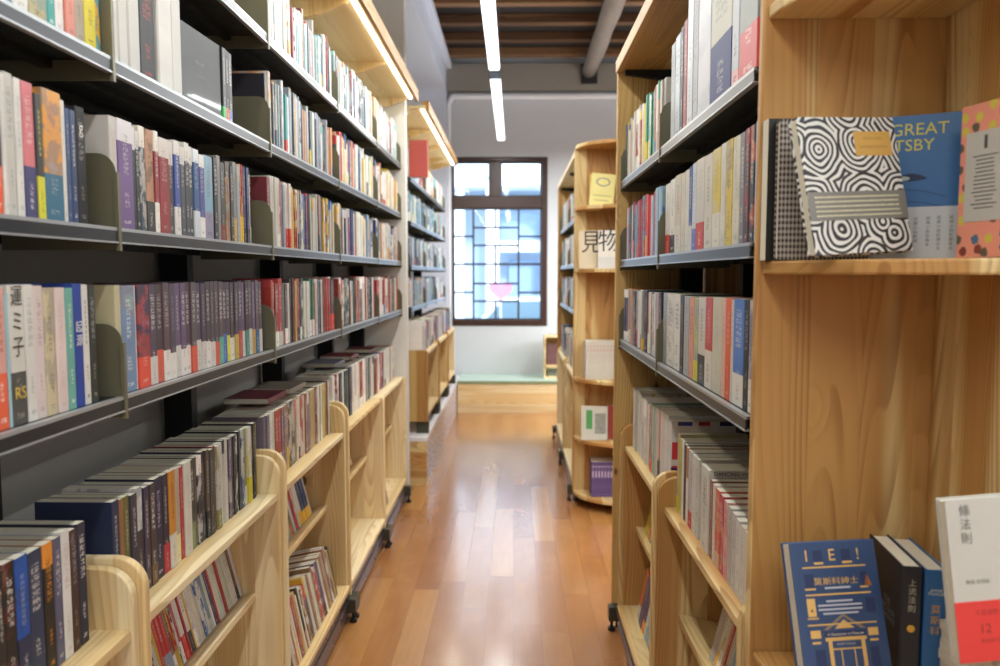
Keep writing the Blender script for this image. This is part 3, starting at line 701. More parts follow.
DARK = [(4, '#26262e'), (2, '#4a4038'), (2, '#cfcabd'), (1, '#c77f2c'), (1, '#8c2f45'), (1, '#5a4a66'), (1, '#3b5f8c'), (1, '#8f8a55')]
BIN2 = [(3, '#a1795a'), (2, '#6e5f72'), (2, '#dcd6c6'), (1, '#b4493c'), (1, '#4c4038'), (1, '#b89a5e')]
WHT = [(6, '#e6e2d8'), (2, '#cfcbc0'), (1, '#a03a34'), (1, '#39504a'), (1, '#3a3a44')]
ART = [(4, '#e4e2da'), (2, '#c6c2b6'), (1, '#d8bf4a'), (1, '#b43a3a'), (1, '#3d5f92'), (1, '#4a5055'), (1, '#d79a7a'), (1, '#8fb0b8')]
bookz = lambda z: z + LIP + .0015
BX = -.746
K, Wh = '#33302e', '#ebe6da'
LRACK = 'of the LED-lit rack'
bays = ['first bay', 'second bay', 'third bay', 'fourth bay', 'fifth bay']
# top shelf
for i in range(5):
    fill(-1, BX, bookz(LT), MY[i] + .012, MY[i+1] - (.26 if i == 1 else .045), TOPP, h=(.17, .24), t=(.008, .022), bay=bays[i], lab='top shelf', bandp=.15, artp=.4)
# second shelf
z = bookz(LA)
fill(-1, BX, z, MY[0] + .35, 1.132, NEUT, bay=bays[0], lab='second shelf', start=1)
hand(-1, BX, z, [(1.134,1.158,.2,'#e0b83a','#3b5a8a',K,.3,0,1), (1.159,1.196,.205,'#e8e6e0','#dcd8d0',K,0,0,0), (1.197,1.243,.21,'#8a9a86','#b8a878',K,0,0,1), (1.244,1.266,.205,'#2fa09a','#2fa09a',Wh,0,0,0),
     (1.267,1.293,.2,'#e9e2dc','#c05050',K,0,.4,0), (1.294,1.322,.205,'#dd8a78','#dd8a78',K,0,0,0), (1.323,1.352,.2,'#a89a84','#a89a84',K,0,0,0), (1.353,1.388,.21,'#eadb50','#eadb50',K,0,0,0), (1.389,1.404,.205,'#e8b84a','#5aa0b0',K,0,0,1)], 'second shelf', bays[0], 20)
hand(-1, BX, z, [(1.440,1.467,.215,'#c9c7c0','#c9c7c0','#b5b3ac',0,0,0), (1.469,1.505,.215,'#cfcdc6','#cfcdc6','#b5b3ac',0,0,0), (1.507,1.552,.215,'#c9c7c0','#c9c7c0','#b5b3ac',0,0,0), (1.554,1.620,.222,'#2c2c30','#2c2c30','#c03a34',0,0,0), (1.629,1.695,.215,'#d3d1ca','#d3d1ca','#b5b3ac',0,0,0), (1.698,1.748,.215,'#cfcdc6','#cfcdc6','#b5b3ac',0,0,0),
     (1.986,2.009,.185,'#34343a','#3fae58',Wh,.2,0,0), (2.010,2.034,.185,'#34343a','#d0603c',Wh,.2,0,0), (2.035,2.059,.185,'#34343a','#3a64b8',Wh,.2,0,0)], 'second shelf', bays[1])
hand(-1, BX, z, [(2.322,2.352,.205,'#2b2930','#6f607c','#c8cc40',.3,0,0)], 'second shelf', bays[2])
for i in (2, 3, 4): fill(-1, BX, z, MY[i] + (.012 if i > 2 else .04), MY[i+1] - .045, BLUEG if i == 2 else ART, h=(.18, .225), t=(.009, .022), bay=bays[i], lab='second shelf')
# third shelf
z = bookz(LB_)
fill(-1, BX, z, MY[0] + .35, 1.10, MIX, bay=bays[0], lab='third shelf')
hand(-1, BX, z, [(1.101,1.118,.2,'#4a3850','#e0603c',Wh,.35,0,0), (1.119,1.129,.205,'#e3e0d8','#e3e0d8','#4a8a8a',0,0,.4), (1.130,1.151,.21,'#cfccc3','#cfccc3',K,0,0,0), (1.152,1.168,.207,'#e2e0d8','#e2e0d8',K,0,0,0), (1.169,1.197,.207,'#dd7f86','#4a4a78',Wh,.38,0,0), (1.198,1.215,.195,'#33332f','#dcd838','#dcd838',.34,0,0),
     (1.217,1.268,.208,'#eaa028','#2f6680','#c84a30',.36,0,.5), (1.269,1.281,.2,'#e6e2d8','#e6e2d8',K,0,0,0), (1.282,1.295,.19,'#39547e','#39547e',Wh,0,0,0), (1.296,1.313,.19,'#2c416e','#2c416e',Wh,0,0,0), (1.314,1.342,.2,'#1f2024','#1f2024',Wh,0,0,0)], 'third shelf', bays[0], 20)
rows = []
spec3 = [(.056,'#7c5f96','#dcd8da',Wh,0,.2,0), (.014,'#2a2c2c','#dcd8da','#5ab04a',0,.22,0), (.016,'#20242a','#c9c4bd',Wh,0,.18,0), (.024,'#3a4a5c','#dcd2c4',Wh,0,.2,.6), (.034,'#c99a78','#33302e',K,.3,0,.4), (.018,'#9a3438','#e8e2d8',Wh,.3,.2,0), (.046,'#a03e42','#dcd4cc',Wh,0,.2,0), (.027,'#5c5a58','#d8d4cc',Wh,0,.25,0), (.028,'#3f53a0','#d9d5d0',Wh,.3,.15,0),
         (.024,'#55555c','#d8d4cc',Wh,0,.2,0), (.024,'#4d4f57','#d8d4cc',Wh,0,.2,0), (.024,'#3f4148','#d8d4cc',Wh,0,.2,0), (.03,'#486a9a','#dfe6ea',Wh,.3,.15,0), (.03,'#54549a','#e4e2dc',Wh,.25,.15,0), (.055,'#8ab8cf','#8f87a0',K,.32,0,.2), (.026,'#2c2c30','#2c2c30',Wh,0,0,0), (.024,'#8c8a84','#8c8a84',K,0,0,0), (.03,'#3a3a3c','#8a3a34',Wh,.2,0,0), (.03,'#b58c62','#4a3a30',K,0,.2,.5), (.024,'#3c3a3a','#3c3a3a',Wh,0,0,0), (.024,'#8d8c8a','#caa24a',K,.3,0,0), (.022,'#aab0b4','#aab0b4',K,0,0,0)]
hand(-1, BX, z, [(1.420,1.446,.206,'#d9d5cc','#d9d5cc','#b04a3c',0,0,0)], 'third shelf', bays[1], 1)
y = 1.447
for t_, *r in spec3:
    rows.append((y, y + t_, R.uniform(.196, .212), *r)); y += t_ + .0006
nn = hand(-1, BX, z, rows, 'third shelf', bays[1])
fill(-1, BX, z, y, 2.19, MIX, bay=bays[1], lab='third shelf', start=nn)
hand(-1, BX, z, [(2.322, 2.352, .207, '#7c2f38', '#a05058', Wh, 0, 0, 0)], 'third shelf', bays[2], 1)
for i in (2, 3, 4): fill(-1, BX, z, MY[i] + (.012 if i > 2 else .04), MY[i+1] - .05, MIX, t=(.010, .026), bay=bays[i], lab='third shelf')
# fourth shelf
z = bookz(LC)
fill(-1, BX, z, MY[0] + .35, 1.078, MIX, bay=bays[0], lab='fourth shelf')
hand(-1, BX, z, [(1.079,1.107,.208,'#dca69a','#d8603f','#a04a3c',.4,0,0), (1.108,1.115,.2,'#9fc4cc','#9fc4cc',K,0,0,0), (1.116,1.152,.212,'#d8d6cc','#4a4a44','#c9c6bc',.38,0,0), (1.153,1.176,.212,'#dcdad2','#dcdad2',K,0,0,0), (1.177,1.200,.21,'#dfd0cb','#dfd0cb','#8a4a44',0,0,0), (1.201,1.228,.205,'#d2c4a0','#8a857a',K,0,0,.5),
     (1.229,1.256,.206,'#e3cfc8','#e3cfc8','#a0504a',0,0,0), (1.257,1.279,.205,'#6fae9f','#6fae9f',Wh,0,0,0), (1.280,1.307,.212,'#2b459a','#2b459a','#2b459a',0,0,0), (1.308,1.328,.21,'#dfddd4','#dfddd4',K,0,0,0), (1.329,1.350,.208,'#35362f','#35362f',Wh,0,0,0)], 'fourth shelf', bays[0], 20)
hand(-1, BX, z, [(1.418,1.4385,.207,'#cdc39c','#cdc39c','#b5ab84',0,0,0)], 'fourth shelf', bays[1], 1)
rows = []; y = 1.440
spec4 = [(.052,'#7d97b8','#8d8a94',Wh,0,0,.7), (.006,'#e2ded8','#e2ded8',K,0,0,0), (.048,'#4a3b52','#d8503a','#d07090',.3,0,.5)]
for k in range(26):
    spec4.append((.030 if k < 3 else .027, R.choice(['#5b5058', '#54485a', '#6a5578', '#4c4046', '#5f4a50']), R.choice(['#dcd8d2', '#dcd8d2', '#dcd8d2', '#e0604a', '#5fae9c']) if k < 14 else ['#3a68c0','#d8d838','#dcd8d2','#b9a24a','#b8443a','#dcd8d2','#4a8f80','#dcd8d2','#caa24a','#2f6b9a','#dcd8d2','#c04a3a'][(k-14) % 12], Wh, R.uniform(.27, .36), 0, 0))
for t_, *r in spec4:
    if y + t_ > 2.268: break
    rows.append((y, y + t_, R.uniform(.204, .212), *r)); y += t_ + .0006
hand(-1, BX, z, rows, 'fourth shelf', bays[1])
for i in (2, 3, 4): fill(-1, BX, z, MY[i] + .012, MY[i+1] - .05, REDM, h=(.195, .218), t=(.012, .030), bay=bays[i], lab='fourth shelf')
# the display cases
z = .8305; DX = -.778
fill(-1, DX, z, .90, 1.098, DARK, h=(.205, .225), bay=bays[0], lab='display case top')
hand(-1, DX, z, [(1.099,1.118,.222,'#2a2624','#dcd8d0',Wh,.2,0,0), (1.119,1.146,.228,'#26221f','#b8383c',Wh,.25,0,.2), (1.147,1.178,.226,'#2456a8','#2c3350',Wh,.42,0,.3), (1.180,1.218,.222,'#2f3a56','#2f3a56',Wh,0,0,.2), (1.220,1.247,.222,'#2a241c','#d88a30','#d88a30',0,.18,0), (1.248,1.270,.222,'#5a5a72','#5a5a72',Wh,0,0,0), (1.271,1.295,.226,'#e2e0da','#e2e0da','#c9908a',0,0,0), (1.296,1.318,.22,'#4a3228','#3a2430',Wh,0,0,.4), (1.320,1.346,.224,'#32303f','#32303f',Wh,0,0,0)], 'display case top', bays[0], 20, d=.152)
hand(-1, DX, z, [(1.440,1.466,.228,'#26304e','#26304e',Wh,0,0,0), (1.467,1.482,.225,'#9a6a40','#9a6a40',K,0,0,.3), (1.483,1.505,.225,'#6d6a3a','#6d6a3a',Wh,0,0,.3), (1.506,1.532,.222,'#3f3a44','#3f3a44',Wh,0,0,0), (1.533,1.560,.228,'#d8d5d0','#38343c',K,.6,0,.4), (1.561,1.585,.222,'#33304a','#33304a',Wh,0,0,0), (1.586,1.612,.222,'#3a3030','#6a4a2a',Wh,.2,0,0), (1.613,1.650,.226,'#26233a','#26233a','#c9b8d8',0,0,0), (1.651,1.680,.224,'#2f2434','#b83040',Wh,.3,0,0), (1.681,1.712,.224,'#d08a30','#dcd6c8',K,.35,0,0), (1.713,1.738,.222,'#b8a890','#d8d090',K,.3,0,0), (1.739,1.758,.22,'#b83a44','#dcd6c8',Wh,.0,0,0), (1.759,1.795,.224,'#d8d2c4','#d8d2c4',K,0,0,0), (1.796,1.82,.222,'#4a4a42','#7f8a5a',Wh,.3,0,0)], 'display case top', bays[1], 1, d=.152)
fill(-1, DX, z, 1.822, 2.288, DARK + [(2, '#d9d4c8'), (1, '#d8c838')], h=(.221, .227), hardp=.03, t=(.014, .028), d=(.153, .156), bay=bays[1], lab='display case top', start=15)
fill(-1, DX, z, MY[2] + .026, MY[3] - .026, BIN2, h=(.222, .229), hardp=.03, t=(.016, .034), d=(.158, .163), bay=bays[2], lab='display case top')
fill(-1, DX, z, MY[3] + .026, MY[4] - .026, WHT, h=(.226, .234), hardp=.03, t=(.014, .032), d=(.16, .166), bay=bays[3], lab='display case top')
fill(-1, DX, z, MY[4] + .003, MY[5] - .003, WHT + [(2, '#a43a34')], h=(.20, .22), t=(.014, .032), d=(.15, .175), bay=bays[4], lab='display case top')
# books leaning back on the sloping ledge and on the base shelf
TL = 14 * D2R
for i, (a, b) in enumerate([(1.0, 1.32), (1.445, 2.292), (2.35, 3.10), (3.25, 3.9), (4.15, 4.7)]):
    fill(-1, -.838, .5115, a, b, MIX + [(5, '#e4e0d6'), (2, '#c83a30'), (1, '#e0c040')], h=(.17, .20), d=(.12, .13), t=(.008, .020), bay=bays[i], lab='sloping ledge', tilt=TL, bandp=.4)
for i, (a, b) in enumerate([(1.0, 1.36), (1.6, 2.0), (2.345, 3.10), (3.25, 3.30), (4.15, 4.4)]):
    fill(-1, -.735, .1655, a, b, BIN2 if i != 3 else [(1, '#3f8f98')], h=(.20, .225), d=(.15, .16), t=(.014, .028), bay=bays[i], lab='base shelf', tilt=.20)
# rack beyond the column
for i in range(3):
    for li, (zz, pal) in enumerate(((2.16, [(2, '#b04a48'), (3, '#dcd8cc'), (2, '#5fb0ba')] if i != 1 else WHT), (1.85, BLUEG + [(3, '#3f8fa8')]), (1.535, BLUEG), (1.235, BLUEG + [(2, '#c9c6d8')]))):
        fill(-1, -.748, bookz(zz), Y2[i] + .012, Y2[i+1] - .02, pal, t=(.016, .034), bay=bays[i], lab='plinth rack')
    fill(-1, -.665, .9315, Y2[i] + .026, Y2[i+1] - .03, WHT + [(2, '#8a3a6a'), (2, '#5f9ab8')], h=(.19, .23), t=(.02, .04), bay=bays[i], lab='plinth rack')
# wooden-ended rack, spines facing -x
RBX = .452
def ys(edges, z):   # spine edges measured from the aisle as bearings (x over y), turned into distances along the shelf
    return [RBX / b for b in edges]
def rhand(z, lst, lab, bay, start, X=RBX):
    """lst runs from far to near: (bearing_far, bearing_near, h, c1, c2, ink, band, top, art)"""
    n = start
    for b0, b1, h, c1, c2, c3, band, top, art in lst:
        dz = .0765 * (z + h/2 - 1.5); ya, yb = (X / b1 + dz) / .997, (X / b0 + dz) / .997
        mkbook(X, (ya+yb)/2, z, yb - ya - .001, h, .15, c1, c2, c3, band, top, art, h > .22, 1, 0, (n, bay, lab)); n += 1
    return n
B = lambda px: (px - 514) / 765
fb, nb = 'far bay', 'near bay'
z = bookz(1.847)
fill(1, RBX, z, 2.352, 3.135, ART + [(1, '#4a9a78')], h=(.20, .235), t=(.014, .026), bay=fb, lab='top steel shelf')
rhand(z, [(B(670), B(674), .275, '#cdd2d4', '#cdd2d4', K, 0, 0, 0), (B(674.2), B(679), .28, '#b9c4cc', '#b9c4cc', K, 0, 0, 0), (B(679.2), B(682), .285, '#26262a', '#26262a', Wh, 0, 0, 0), (B(682.2), B(686), .29, '#a03a3c', '#a03a3c', Wh, 0, 0, 0),
          (B(686.2), B(692), .335, '#b6bac0', '#d4d6da', K, 0, 0, .6), (B(692.2), B(697), .34, '#c9cbd0', '#9aa0aa', K, 0, 0, .6), (B(697.2), B(709.6), .345, '#d6d6da', '#c2c4d0', '#c0c0c8', 0, 0, .5), (B(710), B(730.6), .33, '#d0cdbd', '#39447c', '#6a7a6a', .42, 0, 0), (B(731), B(738.4), .34, '#c4c8cf', '#d8a0a0', K, .12, 0, 0), (B(738.8), B(757), .335, '#8d9088', '#c8403c', '#9a9c94', .30, 0, 0)], 'top steel shelf', nb, 1)
rhand(z + .0, [(B(740.5), B(757.5), .01, '#8d9088', '#8d9088', K, 0, 0, 0)], 'x', 'x', 1) if False else None
z = bookz(1.53)
fill(1, RBX, z, 2.352, 3.08, [(2, '#b04a5a'), (2, '#d84040'), (2, '#44505e'), (2, '#8fb0c0'), (2, '#d8c8cc'), (1, '#6a5a8a')], h=(.195, .215), t=(.016, .030), bay=fb, lab='second steel shelf')
rhand(z, [(B(664.6), B(669), .205, '#dedbd2', '#c84038', K, .27, 0, 0), (B(669.2), B(674), .21, '#e2dfd6', '#2c2c34', K, .25, 0, 0), (B(674.2), B(680), .213, '#cfc6b2', '#d8d4c8', K, .35, 0, 0), (B(680.2), B(684), .21, '#d4cab8', '#d4cab8', K, 0, 0, 0), (B(684.2), B(687.6), .212, '#dcd8cc', '#dcd8cc', K, 0, 0, 0), (B(688), B(691), .215, '#3d5a98', '#d4d2d0', Wh, .3, 0, 0), (B(691.2), B(695), .218, '#cdd4dc', '#4a6ab0', K, .25, 0, 0), (B(695.2), B(703), .22, '#cfc8b8', '#c8403a', K, .3, 0, 0), (B(703.2), B(711), .218, '#d4cfc0', '#d4cfc0', K, 0, 0, 0),
          (B(711.2), B(719), .22, '#d8c04a', '#cfcabc', K, .35, 0, .3), (B(719.2), B(724), .222, '#dcd8cc', '#c8c4b8', K, 0, 0, .5), (B(724.2), B(731), .222, '#d8bc40', '#4a4a44', K, 0, 0, .4), (B(731.2), B(738), .22, '#d9d3c0', '#a8b0a0', K, 0, 0, .3), (B(738.2), B(742.6), .22, '#7a7880', '#7a7880', Wh, 0, 0, .3), (B(743), B(747.6), .222, '#4a3038', '#a83a40', Wh, 0, 0, .8), (B(748), B(752.6), .222, '#2a2c34', '#c8602c', Wh, 0, 0, .8), (B(753), B(757), .224, '#b8c4d8', '#b8c4d8', K, 0, 0, 0)], 'second steel shelf', nb, 1)
z = bookz(1.205)
fill(1, RBX, z, 2.352, 3.13, [(2, '#b8a8a4'), (2, '#5a4a64'), (2, '#dcdcd2'), (2, '#2f3348'), (1, '#c87838'), (1, '#a8a29a')], h=(.20, .212), t=(.018, .032), bay=fb, lab='lowest steel shelf')
rhand(z, [(B(662.6), B(666), .21, '#a4a4a6', '#a4a4a6', K, 0, 0, .5), (B(666.2), B(673), .21, '#dedbd2', '#8a8880', K, 0, 0, .25), (B(673.2), B(679), .21, '#e0ddd4', '#e0ddd4', K, 0, 0, 0), (B(679.2), B(682.6), .21, '#2c2c30', '#2c2c30', Wh, 0, 0, 0), (B(683), B(688), .208, '#a8a8aa', '#a8a8aa', K, 0, 0, .4), (B(688.2), B(692.6), .206, '#dc9a80', '#dc9a80', K, 0, 0, 0), (B(693), B(697), .206, '#a8aa98', '#d8d040', K, .25, 0, .4), (B(697.2), B(704), .21, '#d0ccc0', '#2a2a2c', K, .34, 0, 0), (B(704.2), B(711), .212, '#c83c38', '#e0d8cc', Wh, .42, 0, 0),
          (B(711.2), B(720), .214, '#cfcdb8', '#cfcdb8', '#b06a5a', 0, 0, 0), (B(720.2), B(724), .214, '#e0b0a0', '#e0b0a0', '#c84030', 0, 0, 0), (B(724.2), B(729), .216, '#e0643c', '#e0643c', Wh, 0, 0, 0), (B(729.2), B(731.6), .214, '#cfc8c0', '#cfc8c0', K, 0, 0, 0), (B(732), B(742), .216, '#4a7cc8', '#e2e0d8', Wh, .3, 0, 0), (B(742.2), B(747), .216, '#2a2a28', '#2a2a28', Wh, 0, 0, .2), (B(747.2), B(751), .216, '#8f8ca0', '#dcd8d0', K, .3, 0, .5), (B(751.2), B(757), .215, '#dcd8cc', '#dcd8cc', K, 0, 0, 0)], 'lowest steel shelf', nb, 1)
# magazines in the top of the warm pine cases
z = .7915; MX = .492
fill(1, MX, z, 2.62, 3.13, [(5, '#e0ddd4'), (2, '#c2c0b8'), (1, '#d8643f'), (1, '#8fb0a0')], h=(.225, .25), d=(.19, .22), t=(.012, .026), bay=fb, lab='wooden case top')
def rb(ya, yb, h, c1, c2, c3, band, top, art, d=.2, x=MX, n=1, bay=nb):
    mkbook(x, (ya+yb)/2, z, yb-ya-.001, h, d, c1, c2, c3, band, top, art, False, 1, 0, (n, bay, 'wooden case top'))
for n, a in enumerate([(2.595,2.618,.25,'#d8d6ce','#d8d6ce',K,0,0,0), (2.57,2.594,.25,'#cfcdc6','#5a544a',K,.3,0,0), (2.548,2.569,.252,'#dd6a48','#4a4844',K,.35,0,0), (2.525,2.547,.255,'#dedbd2','#dedbd2',K,0,0,0), (2.50,2.524,.257,'#e0ddd4','#e0ddd4',K,0,0,0), (2.475,2.499,.257,'#d9d0cc','#d9d0cc','#7a6a8a',0,0,0), (2.44,2.474,.258,'#e2dfd6','#e2dfd6',K,0,0,0), (2.415,2.439,.26,'#dcd8d0','#6a5a80','#6a5a80',0,0,0)]):
    rb(*a, n=30 + n, bay=fb)
for n, a in enumerate([(2.245,2.275,.235,'#b8b088','#d8d040',K,.2,0,0), (2.215,2.244,.226,'#c8bc5a','#a8a070',K,0,0,.3), (2.188,2.214,.226,'#e2e0d8','#e2e0d8',K,0,0,0), (2.16,2.187,.222,'#2f333c','#2f333c','#9a9aa0',0,0,0), (2.13,2.159,.22,'#b47a50','#d8d2c8',K,.6,0,0), (2.085,2.129,.218,'#c4c6c8','#b8403c',K,.22,0,.3), (2.045,2.084,.216,'#d8d6ce','#d8d6ce',K,0,0,0), (2.010,2.044,.216,'#cfcdc4','#cfcdc4',K,0,0,0)]):
    rb(*a, n=1 + n)
for n, a in enumerate([(1.866,1.893,.198,'#8a5a4c','#8a5a4c',Wh,0,0,0), (1.842,1.865,.194,'#ded8d0','#ded8d0',K,0,0,0), (1.80,1.840,.191,'#dc6a50','#d8b090',Wh,.2,0,.6), (1.765,1.798,.188,'#b83a58','#e08a5a',Wh,0,0,.7), (1.732,1.763,.184,'#d88a9a','#e0b0a0',K,0,0,.7), (1.70,1.730,.180,'#b8b4b0','#b8b4b0',K,0,0,0), (1.668,1.698,.176,'#c8c6c2','#c8c6c2',K,0,0,.4), (1.635,1.666,.172,'#dedcd4','#dedcd4',K,0,0,0), (1.60,1.633,.168,'#d9d6cc','#d9d6cc',K,0,0,0), (1.56,1.598,.166,'#dcd9d0','#dcd9d0',K,0,0,0), (1.52,1.558,.166,'#d0ccc0','#d0ccc0',K,0,0,0)]):
    rb(*a, n=9 + n)
for i, (a, b) in enumerate([(2.36, 3.08), (1.47, 2.04)]):
    fill(1, .535, .4465, a, b, ART + [(2, '#39504a'), (2, '#c85a3c')], h=(.17, .2), d=(.12, .13), t=(.012, .024), bay=(fb, nb)[i], lab='low ledge', tilt=TL)
    fill(1, .50, .1125, a + (.0 if i == 0 else .1), b - .05, ART + [(2, '#5a4a64'), (2, '#d8843c')], h=(.19, .21), d=(.14, .15), t=(.012, .024), bay=(fb, nb)[i], lab='base board', tilt=.2)
# far rack
for i in range(2):
    for zz in (1.86, 1.545, 1.22):
        fill(1, .438, bookz(zz), FY[i] + .012, FY[i+1] - .03, BLUEG + WHT, t=(.02, .035), h=(.2, .23), bay=bays[i], lab='far rack')
    fill(1, .435, .8015, FY[i] + .026, FY[i+1] - .03, WHT + [(1, '#3f6aa0')], h=(.2, .25), t=(.02, .035), bay=bays[i], lab='far rack')

# ---- choose which books are built one by one: the ones that show largest
def vis(b):
    if b['lab'][1] == 'x': return 0
    x, y, z = b['x'], b['y'], b['z'] + b['h'] / 2
    px = 514 + 765 * x / y; py = 274.3 - 765 * (z - 1.5) / y
    if px < 1 or px > 759 or py < -60 or py > 740: return 0
    w = b['t'] * 765 * abs(x) / y**2 * 1.0; hh = b['h'] * 765 / y
    top_, bot = max(0, py - hh/2), min(666, py + hh/2)
    s = w * max(0, bot - top_)
    if b['lab'][2] in ('sloping ledge', 'base shelf', 'low ledge', 'base board'): s *= .45
    if 'display case' in b['lab'][2] or 'wooden case' in b['lab'][2]: s *= 1.25
    if b['lab'][2] in ('plinth rack', 'far rack'): s *= .5
    return s
ALLB = [b for b in ALLB if b['lab'][1] != 'x']
order = sorted(ALLB, key=vis, reverse=True)
NIND = 258
single = order[:NIND]; rest = order[NIND:]
seen = {}
used = set()
for b in sorted(single, key=lambda b: (b['side'], b['lab'][2], b['y'])):
    key = (b['side'], b['lab'][2], b['lab'][1]); seen[key] = seen.get(key, 0) + 1
    n, bay, shelf = b['lab']
    col = colname(b['c1']); c2n = colname(b['c2'])
    size = 'slim' if b['t'] < .0155 else 'thick' if b['t'] > .032 else ''
    extra = ''
    if b['band'] and c2n != col: extra = f' with {c2n} foot'
    elif b['top'] and c2n != col: extra = f' with {c2n} head'
    rack = 'LED-lit rack' if b['side'] < 0 else 'wooden-ended rack'
    lab = f"{size} {col} book{extra}, {ordinal(seen[key])} in {bay}, {shelf}, {rack}".strip()
    b['label'] = lab; b['grp'] = f"books on the {shelf} of the {rack}"
TITLES = {}
for b in single:
    t = bpy.data.objects.new('book', None); COL.link(t); t.empty_display_size = .03
    t.matrix_world = matrix_of(b)
    tag(t, b['label'], 'book', b['grp'])
    a = att_of(b)
    obi = b['band'] > 0 and b['seed'] > .35
    if obi: a = (a[0], a[1], a[2], (b['seed'], 0, b['art'], b['top']))
    m = MB(); cover_mb(m, b['t'], b['d'], b['h'], a, b['hard']); m.build('cover', M_COVER, t)
    m = MB(); pages_mb(m, b['t'], b['d'], b['h'], b['hard']); m.build('page_block', M_PAGE, t)
    if obi:
        m = MB(); c2 = lin(b['c2']); ink = lin('#33302e') if sum(c2[:3]) > .9 else lin('#ebe6da')
        band_mb(m, b['t'], b['d'], b['h'] * b['band'], (c2, c2, ink, (b['seed'] + .1, 0, 0, 0)), z0=.0004); m.build('paper_band', M_COVER, t)
    b['obj'] = t
m = MB()
for b in rest:
    M = matrix_of(b); a = att_of(b)
    cover_mb(m, b['t'], b['d'], b['h'], a, b['hard'], M); pages_mb(m, b['t'], b['d'], b['h'], b['hard'], M, mi=1, att=a)
o = m.build('shelved_books', [M_COVER, M_PAGE]); tag(o, 'the many smaller-looking books packed along the distant shelves of every rack', 'books', kind='stuff')

# ================================================================== TEXT
_tc = {}
def text_mesh(body, size, align='CENTER', ext=.0):
    k = (body, size, align)
    if k in _tc: return _tc[k]
    cu = bpy.data.curves.new('t', 'FONT'); cu.body = body; cu.size = size; cu.align_x = align; cu.align_y = 'CENTER'; cu.resolution_u = 3; cu.space_line = 1.12 if any(ord(c_) > 12000 for c_ in body) else .85
    ob = bpy.data.objects.new('t', cu); COL.link(ob)
    me = bpy.data.meshes.new_from_object(ob.evaluated_get(bpy.context.evaluated_depsgraph_get()))
    bpy.data.objects.remove(ob); bpy.data.curves.remove(cu); me.name = 'lettering'; _tc[k] = me; return me
INK = {}
def ink(c):
    if c not in INK: INK[c] = plain('print_ink_' + str(len(INK)), c, .6)
    return INK[c]
def text(body, size, M, parent, col, name='title_lettering', align='CENTER', wide=1.0):
    me = text_mesh(body, size, align).copy(); me.materials.clear(); me.materials.append(ink(col))
    o = bpy.data.objects.new(name, me); COL.link(o); o.parent = parent; o.matrix_local = M @ Matrix.Diagonal((wide, 1, 1, 1)); return o
# lettering on a spine: local spine plane is x=0 facing +x, up is z
def on_spine(y_, z_, x_=.0011): return Matrix(((0, 0, 1, x_), (1, 0, 0, y_), (0, 1, 0, z_), (0, 0, 0, 1)))
def find(side, x, shelf, yc):
    c = [b for b in single if b['side'] == side and b['lab'][2] == shelf and 'obj' in b]
    return min(c, key=lambda b: abs(b['y'] - yc))
b = find(-1, 0, 'fourth shelf', 1.134); text('運\nミ\n子', .034, on_spine(0, .155), b['obj'], '#2c2b28', wide=.85); text('RS', .026, on_spine(0, .048, .0014), b['obj'], '#d8b84a')
b['obj']['label'] = 'pale book with large black characters and grey band, fourth shelf, first bay, LED-lit rack'
b = find(-1, 0, 'fourth shelf', 1.2935); text('起\n源', .021, on_spine(0, .125), b['obj'], '#e8e6e0'); 
b = find(-1, 0, 'third shelf', 1.328); text('g', .030, on_spine(0, .165), b['obj'], '#e0ddd4')
b = find(-1, 0, 'third shelf', 2.337); text('記\n憶\n冰', .022, Matrix(((1, 0, 0, -.058), (0, 0, -1, -.0152), (0, 1, 0, .168), (0, 0, 0, 1))), b['obj'], '#e4dcd8')

# ================================================================== FACE-OUT BOOKS
def frame(o, ux, uz, name=None):
    """matrix with local x = ux (width direction), z = uz (height), y = into the book"""
    ux = Vector(ux).normalized(); uz = Vector(uz); uz = (uz - ux * uz.dot(ux)).normalized(); uy = uz.cross(ux)
    return Matrix(((ux.x, uy.x, uz.x, o[0]), (ux.y, uy.y, uz.y, o[1]), (ux.z, uy.z, uz.z, o[2]), (0, 0, 0, 1)))
def face_book(M, w, h, t, covmat, label, group=None, hard=True, name='book', pages=M_PAGE):
    """local: front cover in the plane y=0 facing -y, spine along x=0.., bottom z=0"""
    o = bpy.data.objects.new(name, None); COL.link(o); o.matrix_world = M; o.empty_display_size = .03
    tag(o, label, 'book', group)
    c = .0025 if hard else .0009; i = .003 if hard else .0
    MB().box(0, w, 0, c, 0, h).box(0, w, t - c, t, 0, h).box(w - c, w, c, t - c, 0, h).build('cover', covmat, o, bevel=.0007)
    MB().box(i + .0002, w - c - .0002, c + .0001, t - c - .0001, i, h - i).build('page_block', pages, o)
    return o
def decal(o, x0, x1, z0, z1, mat, name, e=.0005):
    return MB().box(x0, x1, -e, -.00005, z0, z1).build(name, mat, o)
def on_face(x, z, y=-.0007): return Matrix(((1, 0, 0, x), (0, 0, -1, y), (0, 1, 0, z), (0, 0, 0, 1)))
def poly_decal(o, pts, mat, name, e=.0006): return MB().prism(pts, -e, -.0001, 'y').build(name, mat, o)

